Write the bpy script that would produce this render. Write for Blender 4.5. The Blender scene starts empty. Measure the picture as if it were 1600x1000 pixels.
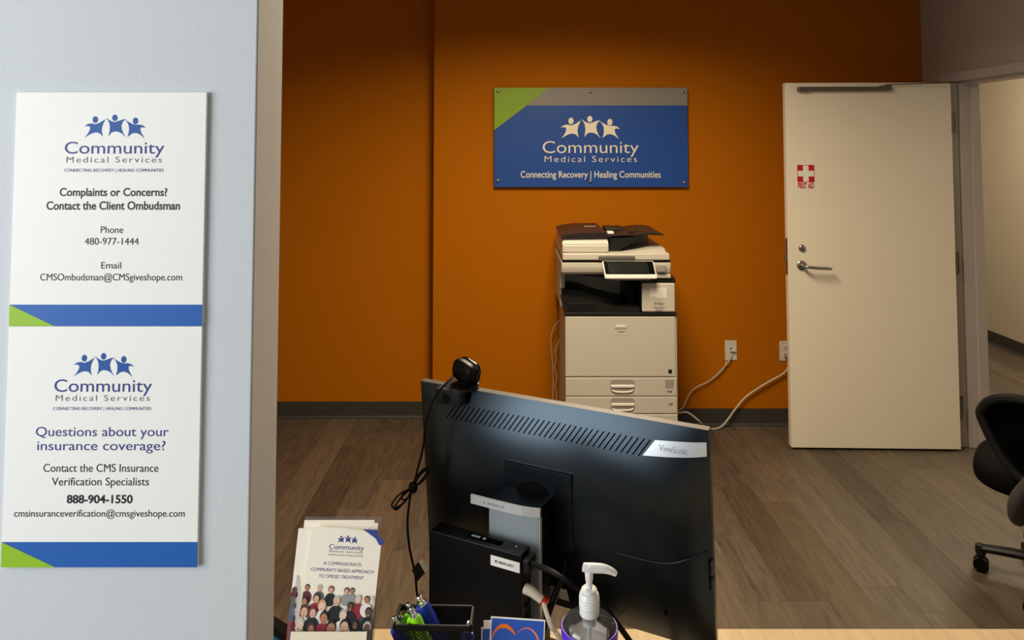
import bpy, bmesh, math, random
from mathutils import Vector, Matrix

random.seed(7)
R = math.radians
S = bpy.context.scene
COL = S.collection

# ---------------------------------------------------------------- camera
cam_d = bpy.data.cameras.new('camera')
cam = bpy.data.objects.new('camera', cam_d)
COL.objects.link(cam)
S.camera = cam
cam.location = (0, 0, 1.69)
cam.rotation_euler = (R(92.8), 0, 0)
cam_d.sensor_width = 36
cam_d.lens = 36 * 1150 / 1600
cam_d.shift_y = -(500 - 169.76) / 1600
cam_d.clip_start = 0.05

# ---------------------------------------------------------------- light and exposure
S.view_settings.view_transform = 'Standard'
S.view_settings.look = 'None'
S.view_settings.exposure = 0.0
S.view_settings.gamma = 1.0
S.view_settings.use_curve_mapping = False

W = bpy.data.worlds.new('world')
S.world = W
W.use_nodes = True
W.node_tree.nodes['Background'].inputs[0].default_value = (0.72, 0.86, 1.0, 1)
W.node_tree.nodes['Background'].inputs[1].default_value = 0.20


def area(name, loc, rot, sx, sy, watts, col, spread=180):
    l = bpy.data.lights.new(name, 'AREA')
    l.shape = 'RECTANGLE'
    l.size, l.size_y, l.energy, l.color = sx, sy, watts, col
    l.spread = R(spread)
    o = bpy.data.objects.new(name, l)
    o.location, o.rotation_euler = loc, rot
    COL.objects.link(o)
    return o


# daylight through the lobby's side window, left of and a little behind the camera
area('lobby_window_daylight', (-2.66, -0.75, 1.65), (R(90), 0, R(-90)), 2.3, 1.9, 116, (0.93, 0.97, 1.0))
# warm ceiling panels of the office and the corridor
area('office_ceiling_lamp', (0.25, 2.55, 2.72), (0, 0, 0), 0.6, 1.2, 80, (1.0, 0.83, 0.58), 157)
area('corridor_ceiling_lamp', (3.4, 4.5, 2.70), (0, 0, 0), 0.5, 0.9, 56, (1.0, 0.86, 0.66))


# ---------------------------------------------------------------- materials
def lin(c):
    if isinstance(c, str):
        c = [int(c[i:i + 2], 16) / 255 for i in (1, 3, 5)]
        c = [x / 12.92 if x <= .04045 else ((x + .055) / 1.055) ** 2.4 for x in c]
    return (*c[:3], 1)


def M(name, col, rough=.5, metal=0, var=.06, scale=25, bump=0, bscale=300, trans=0, coat=0, emit=0, ior=1.45, spec=.5, alpha=1):
    m = bpy.data.materials.new(name)
    m.use_nodes = True
    nt = m.node_tree
    b = nt.nodes['Principled BSDF']
    tc = nt.nodes.new('ShaderNodeTexCoord')
    n = nt.nodes.new('ShaderNodeTexNoise')
    n.inputs['Scale'].default_value = scale
    n.inputs['Detail'].default_value = 4
    nt.links.new(tc.outputs['Object'], n.inputs['Vector'])
    mx = nt.nodes.new('ShaderNodeMix')
    mx.data_type = 'RGBA'
    c = lin(col)
    mx.inputs['A'].default_value = tuple(max(0, x * (1 - var)) for x in c[:3]) + (1,)
    mx.inputs['B'].default_value = tuple(min(1, x * (1 + var)) for x in c[:3]) + (1,)
    nt.links.new(n.outputs['Fac'], mx.inputs['Factor'])
    nt.links.new(mx.outputs['Result'], b.inputs['Base Color'])
    b.inputs['Roughness'].default_value = rough
    b.inputs['Metallic'].default_value = metal
    b.inputs['Transmission Weight'].default_value = trans
    b.inputs['Coat Weight'].default_value = coat
    b.inputs['IOR'].default_value = ior
    b.inputs['Specular IOR Level'].default_value = spec
    b.inputs['Alpha'].default_value = alpha
    if bump:
        n2 = nt.nodes.new('ShaderNodeTexNoise')
        n2.inputs['Scale'].default_value = bscale
        n2.inputs['Detail'].default_value = 3
        nt.links.new(tc.outputs['Object'], n2.inputs['Vector'])
        bp = nt.nodes.new('ShaderNodeBump')
        bp.inputs['Strength'].default_value = bump
        bp.inputs['Distance'].default_value = .002
        nt.links.new(n2.outputs['Fac'], bp.inputs['Height'])
        nt.links.new(bp.outputs['Normal'], b.inputs['Normal'])
    return m


def clear_mat(name, tint=(.95, .96, .98), ior=1.45, rough=.03, haze=.0):
    m = bpy.data.materials.new(name)
    m.use_nodes = True
    nt = m.node_tree
    nt.nodes.remove(nt.nodes['Principled BSDF'])
    out = nt.nodes['Material Output']
    tr = nt.nodes.new('ShaderNodeBsdfTransparent')
    tr.inputs['Color'].default_value = (*tint, 1)
    gl = nt.nodes.new('ShaderNodeBsdfGlossy')
    gl.inputs['Roughness'].default_value = rough
    fr = nt.nodes.new('ShaderNodeFresnel')
    fr.inputs['IOR'].default_value = ior
    no = nt.nodes.new('ShaderNodeTexNoise')
    no.inputs['Scale'].default_value = 40
    df = nt.nodes.new('ShaderNodeBsdfDiffuse')
    df.inputs['Color'].default_value = (.9, .9, .92, 1)
    mh = nt.nodes.new('ShaderNodeMixShader')
    mm = nt.nodes.new('ShaderNodeMath')
    mm.operation = 'MULTIPLY'
    mm.inputs[1].default_value = haze * 2
    nt.links.new(no.outputs['Fac'], mm.inputs[0])
    nt.links.new(mm.outputs[0], mh.inputs[0])
    nt.links.new(tr.outputs[0], mh.inputs[1])
    nt.links.new(df.outputs[0], mh.inputs[2])
    mx = nt.nodes.new('ShaderNodeMixShader')
    nt.links.new(fr.outputs[0], mx.inputs[0])
    nt.links.new(mh.outputs[0], mx.inputs[1])
    nt.links.new(gl.outputs[0], mx.inputs[2])
    nt.links.new(mx.outputs[0], out.inputs['Surface'])
    return m


def thin_paper(name, col):
    m = bpy.data.materials.new(name)
    m.use_nodes = True
    nt = m.node_tree
    nt.nodes.remove(nt.nodes['Principled BSDF'])
    no = nt.nodes.new('ShaderNodeTexNoise')
    no.inputs['Scale'].default_value = 60
    cr = nt.nodes.new('ShaderNodeMix')
    cr.data_type = 'RGBA'
    cr.inputs['A'].default_value = lin(col)
    cr.inputs['B'].default_value = tuple(min(1, x * 1.04) for x in lin(col)[:3]) + (1,)
    nt.links.new(no.outputs['Fac'], cr.inputs['Factor'])
    d, t = nt.nodes.new('ShaderNodeBsdfDiffuse'), nt.nodes.new('ShaderNodeBsdfTranslucent')
    mx = nt.nodes.new('ShaderNodeMixShader')
    mx.inputs[0].default_value = .5
    for n_ in (d, t):
        nt.links.new(cr.outputs['Result'], n_.inputs['Color'])
    nt.links.new(d.outputs[0], mx.inputs[1])
    nt.links.new(t.outputs[0], mx.inputs[2])
    nt.links.new(mx.outputs[0], nt.nodes['Material Output'].inputs['Surface'])
    return m


def wood_mat(name, dark, light, rough=.5, sx=1, per_object=True, gscale=7.0):
    """planks: long grain along local Y, tone by piece"""
    m = bpy.data.materials.new(name)
    m.use_nodes = True
    nt = m.node_tree
    b = nt.nodes['Principled BSDF']
    tc = nt.nodes.new('ShaderNodeTexCoord')
    oi = nt.nodes.new('ShaderNodeObjectInfo')
    mp = nt.nodes.new('ShaderNodeMapping')
    mp.inputs['Scale'].default_value = (9 * sx, 0.9 * sx, 1)
    nt.links.new(tc.outputs['Object'], mp.inputs['Vector'])
    mul = nt.nodes.new('ShaderNodeMath')
    mul.operation = 'MULTIPLY'
    mul.inputs[1].default_value = 37.0
    nt.links.new(oi.outputs['Random'], mul.inputs[0])
    cmb = nt.nodes.new('ShaderNodeCombineXYZ')
    nt.links.new(mul.outputs[0], cmb.inputs['Z'])
    nt.links.new(mul.outputs[0], cmb.inputs['Y'])
    nt.links.new(cmb.outputs[0], mp.inputs['Location'])
    n = nt.nodes.new('ShaderNodeTexNoise')
    n.inputs['Scale'].default_value = gscale
    n.inputs['Detail'].default_value = 7
    n.inputs['Roughness'].default_value = .62
    n.inputs['Distortion'].default_value = .5
    nt.links.new(mp.outputs[0], n.inputs['Vector'])
    n2 = nt.nodes.new('ShaderNodeTexNoise')
    n2.inputs['Scale'].default_value = 1.1
    n2.inputs['Detail'].default_value = 2
    nt.links.new(mp.outputs[0], n2.inputs['Vector'])
    add = nt.nodes.new('ShaderNodeMath')
    add.operation = 'MULTIPLY_ADD'
    nt.links.new(n.outputs['Fac'], add.inputs[0])
    add.inputs[1].default_value = .92
    add.inputs[2].default_value = -.21
    add2 = nt.nodes.new('ShaderNodeMath')
    add2.operation = 'MULTIPLY_ADD'
    nt.links.new(n2.outputs['Fac'], add2.inputs[0])
    add2.inputs[1].default_value = .35
    nt.links.new(add.outputs[0], add2.inputs[2])
    add3 = nt.nodes.new('ShaderNodeMath')
    add3.operation = 'MULTIPLY_ADD'
    nt.links.new(oi.outputs['Random'], add3.inputs[0])
    add3.inputs[1].default_value = .22 if per_object else 0
    nt.links.new(add2.outputs[0], add3.inputs[2])
    sub = nt.nodes.new('ShaderNodeMath')
    sub.operation = 'SUBTRACT'
    nt.links.new(add3.outputs[0], sub.inputs[0])
    sub.inputs[1].default_value = .11 if per_object else 0
    rp = nt.nodes.new('ShaderNodeValToRGB')
    rp.color_ramp.elements[0].position = .12
    rp.color_ramp.elements[0].color = lin(dark)
    rp.color_ramp.elements[1].position = .72
    rp.color_ramp.elements[1].color = lin(light)
    nt.links.new(sub.outputs[0], rp.inputs['Fac'])
    tint = nt.nodes.new('ShaderNodeMix')
    tint.data_type = 'RGBA'
    tint.blend_type = 'MULTIPLY'
    tint.inputs['Factor'].default_value = 1
    nt.links.new(rp.outputs[0], tint.inputs['A'])
    nt.links.new(oi.outputs['Color'], tint.inputs['B'])
    nt.links.new(tint.outputs['Result'], b.inputs['Base Color'])
    b.inputs['Roughness'].default_value = rough
    bp = nt.nodes.new('ShaderNodeBump')
    bp.inputs['Strength'].default_value = .12
    bp.inputs['Distance'].default_value = .001
    nt.links.new(n.outputs['Fac'], bp.inputs['Height'])
    nt.links.new(bp.outputs['Normal'], b.inputs['Normal'])
    return m


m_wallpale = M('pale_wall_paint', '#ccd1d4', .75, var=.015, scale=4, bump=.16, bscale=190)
m_walltaupe = M('taupe_wall_paint', '#b9ada0', .7, var=.02, scale=3, bump=.12, bscale=200)
m_endface = M('shaded_end_paint', '#a5a3a4', .75, var=.02, scale=3, bump=.12, bscale=200)  # partition end face: dimmer light put into the colour
m_orange = M('orange_wall_paint', '#b46600', .7, var=.03, scale=3, bump=.15, bscale=220, spec=.12)
m_hall = M('corridor_wall_paint', '#c9c0ae', .7, var=.02, scale=3, bump=.12, bscale=200)
m_ceil = M('ceiling_paint', '#d8d4cc', .9, var=.02)
m_rubber = M('charcoal_rubber_base', '#3a3733', .55, var=.05)
m_base_lip = M('rubber_base_toe', '#57514a', .55, var=.05)
m_plank = wood_mat('vinyl_plank', '#3c3329', '#6b5e4e', .5)
m_sub = M('subfloor', '#3c342c', .8)
m_door = M('cream_door_paint', '#f3ead6', .5, var=.012, scale=3, bump=.05, bscale=150)
m_frame = M('grey_door_frame', '#b5aca6', .45, var=.02)
m_steel = M('brushed_steel', '#a9a6a0', .32, 1, var=.05, scale=60)
m_bronze = M('dull_bronze_closer', '#6f675c', .42, .7, var=.04)
m_black = M('black_plastic', '#050506', .38, var=.1, spec=.22)
m_blackgloss = M('gloss_black', '#050506', .12, var=.05)
m_dark = M('dark_grey_plastic', '#141415', .45, var=.08, spec=.3)
m_white = M('white_plastic', '#e9e5dc', .4, var=.01)
m_copier = M('copier_white', '#c6c0b4', .42, var=.015)
m_copier2 = M('copier_grey', '#9a948a', .45, var=.02)
m_grip = M('copier_grip_grey', '#5a5752', .42, var=.03)
m_clip = M('webcam_clip_plastic', '#202327', .5, var=.05, spec=.4)
m_copdark = M('copier_charcoal', '#1c1b19', .4, var=.05, spec=.35)
m_copbrown = M('copier_dark_lid', '#2a231e', .38, var=.05, spec=.35)
m_screen = M('dark_touch_screen', '#1d211f', .15, var=.1)
m_paper = M('white_paper', '#f3f1ea', .7, var=.01)
m_leaf = M('brochure_paper', '#f2e9d6', .6, var=.01)
m_label = thin_paper('thin_label_paper', '#fbf6ee')
m_board = M('white_sign_board', '#f4f3ee', .5, var=.008)
m_blueink = M('blue_print', '#1f5fb0', .5, var=.02)
m_logoblue = M('logo_blue_print', '#17529f', .5, var=.02)
m_violet = M('violet_blue_print', '#343f86', .5, var=.02)
m_blackink = M('black_print', '#1a1a1c', .5, var=.02)
m_greyink = M('grey_print', '#6f7076', .5, var=.02)
m_green = M('green_print', '#93c020', .5, var=.02)
m_signblue = M('sign_blue', '#1c4ba0', .42, var=.03)
m_signgrey = M('sign_grey', '#8b8680', .42, var=.02)
m_signgreen = M('sign_green', '#86a81c', .42, var=.02)
m_signcream = M('sign_white_print', '#f4ead6', .5, var=.01)
m_red = M('red_print', '#c31420', .5, var=.02)
m_outlet = M('outlet_ivory', '#d6cec4', .4, var=.01)
m_cord = M('pale_cord', '#c9bcab', .5, var=.03)
m_desk = wood_mat('maple_laminate', '#a28a6a', '#bda686', .45, sx=.5, per_object=False, gscale=9)
m_shell = M('monitor_back_plastic', '#090b0f', .29, var=.05, bump=.015, bscale=900, spec=.8)
m_shell.node_tree.nodes['Principled BSDF'].inputs['Specular Tint'].default_value = (.62, .82, 1, 1)  # bluish tint puts the cool window reflection into the shell's colour
m_slot = M('vent_shadow_plastic', '#010204', .8, spec=.03)
m_bezel = M('monitor_bezel', '#4a4038', .4, var=.04)
m_silver = M('silver_plate', '#d3d8dc', .32, .45, var=.03, scale=80)
m_silvermatt = M('matt_silver_panel', '#9aa4a8', .42, .25, var=.03)
m_acryl = clear_mat('clear_acrylic', (.93, .93, .96), 1.45, .04, .05)
m_pet = clear_mat('clear_bottle', (.96, .97, .98), 1.4, .04, .03)
m_pump = M('pump_plastic', '#f1f1f0', .28, var=.01, trans=.25)
m_purple = M('purple_silicone', '#4a1fb4', .45, var=.04)
m_chrome = M('chrome', '#e6e6e6', .12, 1, var=.03)
m_penblue = M('pen_blue', '#1c2f9c', .3, var=.04)
m_pengreen = M('pen_green', '#86d010', .3, var=.04)
m_penteal = M('pen_teal', '#1b7fa8', .3, var=.04)
m_wire = M('black_wire', '#070708', .4, var=.05, spec=.25)
m_eth = M('white_cable', '#e0d8c4', .45, var=.02)
m_redboot = M('red_boot', '#c0151c', .4, var=.03)
m_cardblue = M('card_blue', '#2b58b4', .4, var=.05, scale=14)
m_orangeink = M('orange_print', '#e8731e', .45, var=.1, scale=90)
m_pink = M('salmon_print', '#e8806a', .45, var=.06, scale=90)
m_cream = M('cream_card', '#e8ddc2', .6, var=.01)
m_fabric = M('black_chair_fabric', '#070606', .85, var=.15, scale=90, bump=.2, bscale=700, spec=.08)
m_chairgrey = M('chair_grey_plastic', '#3b3836', .4, var=.04)
m_bluelabel = M('pale_blue_sticker', '#bcd4ea', .5, var=.02)

# ---------------------------------------------------------------- mesh helpers


def fin(name, bm, mat, parent=None, smooth=False, loc=None):
    me = bpy.data.meshes.new(name)
    bmesh.ops.recalc_face_normals(bm, faces=bm.faces[:])
    bm.to_mesh(me)
    bm.free()
    for m in (mat if isinstance(mat, (list, tuple)) else [mat]):
        me.materials.append(m)
    if smooth:
        for p in me.polygons:
            p.use_smooth = True
        me.set_sharp_from_angle(angle=R(42))
    o = bpy.data.objects.new(name, me)
    COL.objects.link(o)
    if parent is not None:
        o.parent = parent
    if loc:
        o.location = loc
    return o


def B(bm, x0, x1, y0, y1, z0, z1, bev=0, seg=2):
    r = bmesh.ops.create_cube(bm, size=1)
    vs = r['verts']
    for v in vs:
        v.co = Vector(((x0 + x1) / 2 + v.co.x * (x1 - x0), (y0 + y1) / 2 + v.co.y * (y1 - y0), (z0 + z1) / 2 + v.co.z * (z1 - z0)))
    if bev:
        es = list({e for v in vs for e in v.link_edges})
        bmesh.ops.bevel(bm, geom=es, offset=bev, segments=seg, affect='EDGES', profile=.5)


def box(name, d, mat, parent=None, bev=0, seg=2, smooth=False):
    bm = bmesh.new()
    B(bm, *d, bev=bev, seg=seg)
    return fin(name, bm, mat, parent, smooth)


def prism(bm, pts, y0, y1):
    """outline in XZ, from y0 (front) to y1 (back)"""
    a = [bm.verts.new((x, y0, z)) for x, z in pts]
    b = [bm.verts.new((x, y1, z)) for x, z in pts]
    n = len(pts)
    bm.faces.new(a)
    bm.faces.new(b[::-1])
    for i in range(n):
        bm.faces.new((a[i], b[i], b[(i + 1) % n], a[(i + 1) % n]))


def flat(bm, pts, y):
    bm.faces.new([bm.verts.new((x, y, z)) for x, z in pts])


def lathe(bm, prof, seg=24, c=(0, 0, 0), axis='Z', sx=1, sy=1, cap=True):
    rings = []
    for r, z in prof:
        ring = []
        for i in range(seg):
            a = 2 * math.pi * i / seg
            p = (r * math.cos(a) * sx, r * math.sin(a) * sy, z)
            if axis == 'Y':      # axis pointing to -Y
                p = (p[0], -p[2], p[1])
            elif axis == 'X':
                p = (p[2], p[0], p[1])
            ring.append(bm.verts.new((p[0] + c[0], p[1] + c[1], p[2] + c[2])))
        rings.append(ring)
    for a, b in zip(rings, rings[1:]):
        for i in range(seg):
            bm.faces.new((a[i], a[(i + 1) % seg], b[(i + 1) % seg], b[i]))
    if cap:
        for ring in (rings[0], rings[-1]):
            bm.faces.new(ring)
    else:
        for i in range(seg):
            bm.faces.new((rings[-1][i], rings[-1][(i + 1) % seg], rings[0][(i + 1) % seg], rings[0][i]))


def spline(pts, sub=6):
    pts = [Vector(p) for p in pts]
    out = []
    n = len(pts)
    for i in range(n - 1):
        p0, p1, p2, p3 = pts[max(i - 1, 0)], pts[i], pts[i + 1], pts[min(i + 2, n - 1)]
        for k in range(sub):
            t = k / sub
            out.append(.5 * ((2 * p1) + (p2 - p0) * t + (2 * p0 - 5 * p1 + 4 * p2 - p3) * t * t + (3 * p1 - p0 - 3 * p2 + p3) * t ** 3))
    out.append(pts[-1])
    return out


def tube(bm, pts, r, seg=8, sub=6, flatten=1.0):
    P = spline(pts, sub) if sub else [Vector(p) for p in pts]
    rad = r if callable(r) else (lambda t: r)
    up = Vector((0.13, 0.2, 0.97)).normalized()
    rings = []
    for i, p in enumerate(P):
        t = (P[min(i + 1, len(P) - 1)] - P[max(i - 1, 0)]).normalized()
        s = t.cross(up)
        if s.length < 1e-4:
            s = Vector((1, 0, 0))
        s.normalize()
        u = s.cross(t).normalized()
        up = u
        q = rad(i / (len(P) - 1))
        rings.append([bm.verts.new(p + s * q * math.cos(2 * math.pi * k / seg) + u * q * flatten * math.sin(2 * math.pi * k / seg)) for k in range(seg)])
    for a, b in zip(rings, rings[1:]):
        for k in range(seg):
            bm.faces.new((a[k], a[(k + 1) % seg], b[(k + 1) % seg], b[k]))
    bm.faces.new(rings[0])
    bm.faces.new(rings[-1])


def ell(cx, cz, rx, rz, n=16, a0=0, a1=360):
    return [(cx + rx * math.cos(R(a0 + (a1 - a0) * i / n)), cz + rz * math.sin(R(a0 + (a1 - a0) * i / n))) for i in range(n if a1 - a0 == 360 else n + 1)]


def super_ell(bm, c, rx, ry, rz, e=.5, nu=24, nv=14):
    def sp(v):
        return math.copysign(abs(v) ** e, v)
    rings = []
    for j in range(1, nv):
        ph = -math.pi / 2 + math.pi * j / nv
        rings.append([bm.verts.new((c[0] + rx * sp(math.cos(ph)) * sp(math.cos(2 * math.pi * i / nu)),
                                    c[1] + ry * sp(math.cos(ph)) * sp(math.sin(2 * math.pi * i / nu)),
                                    c[2] + rz * sp(math.sin(ph)))) for i in range(nu)])
    for a, b in zip(rings, rings[1:]):
        for i in range(nu):
            bm.faces.new((a[i], a[(i + 1) % nu], b[(i + 1) % nu], b[i]))
    bm.faces.new(rings[0])
    bm.faces.new(rings[-1])


def thing(name, label, cat, loc=(0, 0, 0), rz=0, group=None):
    o = bpy.data.objects.new(name, None)
    COL.objects.link(o)
    o.empty_display_size = .05
    o.location = loc
    o.rotation_euler = (0, 0, rz)
    o['label'] = label
    o['category'] = cat
    if group:
        o['group'] = group
    return o


def tag(o, label, cat, group=None):
    o['label'] = label
    o['category'] = cat
    if group:
        o['group'] = group
    return o


def struct(o, label=None):
    o['kind'] = 'structure'
    if label:
        o['label'] = label
    return o


def to_local(parent, pts):
    mi = (Matrix.Translation(parent.location) @ parent.rotation_euler.to_matrix().to_4x4()).inverted()
    return [mi @ Vector(p) for p in pts]


def copy_thing(src, loc, rot=None, label=None):
    r = src.copy()
    COL.objects.link(r)
    r.location = loc
    if rot is not None:
        r.rotation_euler = rot
    if label:
        r['label'] = label
    for ch in list(src.children):
        c = ch.copy()
        COL.objects.link(c)
        c.parent = r
        for g in ch.children:
            d = g.copy()
            COL.objects.link(d)
            d.parent = c
    return r


# lettering --------------------------------------------------------
def raw_text(s, space=1.0, bold=0.0):
    cu = bpy.data.curves.new('letters', 'FONT')
    cu.body = s
    cu.size = 1
    cu.space_character = space
    cu.offset = bold
    cu.resolution_u = 6
    o = bpy.data.objects.new('letters', cu)
    COL.objects.link(o)
    dg = bpy.context.evaluated_depsgraph_get()
    me = bpy.data.meshes.new_from_object(o.evaluated_get(dg))
    co = [tuple(v.co) for v in me.vertices]
    fs = [tuple(p.vertices) for p in me.polygons]
    bpy.data.objects.remove(o)
    bpy.data.curves.remove(cu)
    bpy.data.meshes.remove(me)
    return co, fs


_H = raw_text('H')[0]
CAP = max(c[1] for c in _H)


def text(s, mat, parent, x0, x1, base, cap, y=0.0, name='lettering', space=1.0, bold=0.0, fn=None):
    """letters lie in the parent's XZ plane and face -Y; fitted between x0 and x1"""
    co, fs = raw_text(s, space, bold)
    a, b = min(c[0] for c in co), max(c[0] for c in co)
    kx, kz = (x1 - x0) / (b - a), cap / CAP
    me = bpy.data.meshes.new(name)
    vs = []
    for c in co:
        p = (x0 + (c[0] - a) * kx, y, base + c[1] * kz)
        vs.append(fn(*p) if fn else p)
    me.from_pydata(vs, [], fs)
    me.materials.append(mat)
    o = bpy.data.objects.new(name, me)
    COL.objects.link(o)
    o.parent = parent
    return o


# emblem of three leaping figures, outlines in emblem units (x right, z down)
FIG = [
    ([(635, 353, 18, 24)], [(563, 402), (585, 384), (612, 379), (635, 386), (662, 376), (703, 350), (685, 390), (679, 420), (681, 445), (688, 475), (672, 453), (650, 444), (625, 446), (596, 460), (568, 480), (588, 452), (600, 428), (603, 410), (595, 399), (580, 398)]),
    ([(765, 340, 18, 23)], [(703, 338), (728, 356), (748, 366), (765, 370), (785, 364), (810, 354), (838, 348), (818, 368), (809, 395), (812, 420), (822, 448), (840, 478), (815, 452), (790, 439), (765, 436), (745, 445), (725, 470), (732, 440), (734, 410), (730, 380), (720, 358)]),
    ([(903, 362, 18, 24)], [(835, 355), (858, 370), (880, 382), (905, 389), (930, 388), (955, 395), (973, 413), (958, 408), (941, 408), (935, 420), (942, 445), (965, 485), (935, 458), (908, 447), (882, 451), (852, 475), (860, 445), (862, 415), (858, 392), (848, 372)]),
]


def emblem(mat, parent, x0, x1, z0, z1, y, fn=None, name='emblem'):
    """fits the three figures into x0..x1 by z0..z1"""
    sx, sz = (x1 - x0) / (973 - 563), (z1 - z0) / (485 - 317)
    bm = bmesh.new()
    for heads, body in FIG:
        for poly in [ell(h[0], h[1], h[2], h[3]) for h in heads] + [body]:
            pts = [(x0 + (px - 563) * sx, y, z1 - (pz - 317) * sz) for px, pz in poly]
            bm.faces.new([bm.verts.new(fn(*p) if fn else p) for p in pts])
    bm.normal_update()
    bmesh.ops.triangulate(bm, faces=bm.faces[:], ngon_method='EAR_CLIP')
    return fin(name, bm, mat, parent)


# ================================================================ SETTING
CEIL = 2.75
floor = struct(box('floor', (-2.8, 4.2, -3.0, 7.5, -.06, -.004), m_sub), 'grey-brown wood-look plank floor')
# planks: 6 by 36 inches, laid away from the viewer
PW, PL = .1524, .9144
bm = bmesh.new()
B(bm, -PW / 2 + .0002, PW / 2 - .0002, -PL / 2 + .0002, PL / 2 - .0002, -.004, 0, bev=.0005, seg=1)
first = fin('plank', bm, m_plank, floor)
plank_me = first.data
known = {0: 3.73, 1: 3.574, 3: 3.66, 4: 3.39, 5: 3.56, 6: 3.717, -11: 3.80, -12: 3.50, -13: 4.219, -14: 3.79, -15: 3.506}
tones = {(0, 2.83): (.74, .66, .58), (1, 2.67): (.78, .74, .66), (4, 3.39): (.76, .69, .66), (4, 2.48): (.80, .74, .72), (-11, 2.88): (1.05, .97, .88)}
used = False
for k in range(-18, 21):
    xc = 1.178 - PW / 2 + k * PW
    far = 4.64 if xc < 2.62 else 7.4
    j0 = known.get(k, random.uniform(3.0, 3.9))
    while j0 > 1.3:
        j0 -= PL
    y = j0
    while y < far:
        a, b = max(y, 1.25 if xc < 2.62 else 1.6), min(y + PL, far)
        if b - a > .04:
            if not used:
                o, used = first, True
            else:
                o = bpy.data.objects.new('plank', plank_me)
                COL.objects.link(o)
                o.parent = floor
            o.location = (xc, (a + b) / 2, 0)
            o.scale = (1, (b - a) / PL, 1)
            t = random.uniform(.84, 1.08)
            w = random.uniform(-.04, .04)
            c = (t * (1 + w), t, t * (1 - w))
            for (kk, yy), cc in tones.items():
                if kk == k and abs(yy - y) < .05:
                    c = cc
            o.color = (*c, 1)
        y += PL

struct(box('ceiling', (-2.8, 4.3, -3.0, 7.5, CEIL, CEIL + .1), m_ceil))
# orange wall: the right section stands proud of the left one
struct(box('wall_back', (-.48, 2.66, 4.525, 4.75, 0, CEIL), m_orange), 'burnt orange wall behind the copier')
struct(box('wall_back_recess', (-2.8, -.48, 4.645, 4.75, 0, CEIL), m_orange), 'recessed burnt orange wall section')
struct(box('wall_left', (-2.8, -2.7, -3.0, 4.645, 0, CEIL), m_walltaupe))


def baseboard(name, x0, x1, y, h=.1, side='y'):
    bm = bmesh.new()
    if side == 'y':
        prism_pts = [(y, 0), (y - .016, 0), (y - .016, .006), (y - .006, .016), (y - .005, h), (y, h)]
        a = [bm.verts.new((x0, p, z)) for p, z in prism_pts]
        b = [bm.verts.new((x1, p, z)) for p, z in prism_pts]
    else:
        prism_pts = [(y, 0), (y - .016, 0), (y - .016, .006), (y - .006, .016), (y - .005, h), (y, h)]
        a = [bm.verts.new((p, x0, z)) for p, z in prism_pts]
        b = [bm.verts.new((p, x1, z)) for p, z in prism_pts]
    n = len(a)
    bm.faces.new(a)
    bm.faces.new(b[::-1])
    for i in range(n):
        bm.faces.new((a[i], b[i], b[(i + 1) % n], a[(i + 1) % n]))
    return struct(fin(name, bm, m_rubber), 'charcoal rubber baseboard')


baseboard('baseboard_back', -.48, 2.53, 4.525)
baseboard('baseboard_recess', -2.7, -.48, 4.645)
baseboard('baseboard_corridor', 1.6, 7.4, 4.08, h=.105, side='x')

# right wall with the door opening (far jamb at y 4.205, near jamb at y 3.25)
bm = bmesh.new()
B(bm, 2.53, 2.65, 4.24, 4.525, 0, CEIL)
B(bm, 2.53, 2.65, 3.24, 4.24, 2.085, CEIL)
B(bm, 2.53, 2.65, -3.0, 3.24, 0, CEIL)
struct(fin('wall_right', bm, m_walltaupe), 'taupe side wall above the doorway')
# steel door frame: rabbeted jambs and head
bm = bmesh.new()
for (ya, yb, s) in ((4.205, 4.25, 1), (3.20, 3.245, -1)):
    B(bm, 2.497, 2.55, min(ya, yb), max(ya, yb), 0, 2.045, bev=.002, seg=1)
    if s > 0:
        B(bm, 2.553, 2.655, 4.190, 4.25, 0, 2.045, bev=.002, seg=1)
        B(bm, 2.612, 2.668, 4.184, 4.26, 0, 2.045, bev=.002, seg=1)
    else:
        B(bm, 2.553, 2.668, 3.20, 3.26, 0, 2.045, bev=.002, seg=1)
B(bm, 2.497, 2.55, 3.20, 4.25, 2.050, 2.098, bev=.002, seg=1)
B(bm, 2.551, 2.668, 3.20, 4.25, 2.036, 2.098, bev=.002, seg=1)
B(bm, 2.497, 2.528, 4.25, 4.29, 0, 2.098, bev=.002, seg=1)
struct(fin('trim_1', bm, m_frame), 'grey steel door frame')

# corridor beyond the doorway
struct(box('wall_corridor', (4.08, 4.2, -3.0, 7.5, 0, CEIL), m_hall), 'beige corridor wall beyond the doorway')
struct(box('wall_corridor_end', (2.65, 4.08, 7.4, 7.5, 0, CEIL), m_hall))
struct(box('wall_corridor_near', (2.65, 4.08, 1.45, 1.55, 0, CEIL), m_hall))
struct(box('wall_corridor_inner', (2.65, 2.70, 4.75, 7.4, 0, CEIL), m_hall))

# pale partition end on which the two notices hang
struct(box('wall_partition', (-2.7, -.383, 1.10, 1.22, 0, CEIL), m_wallpale, bev=.002), 'pale grey partition wall end')
# thin sheet over the end face: darker grey paints in its dimmer light
struct(box('partition_end_shade', (-.3832, -.3822, 1.102, 1.219, 0, CEIL - .002), m_endface), 'end face of the partition, its shade painted in as darker grey')

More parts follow.
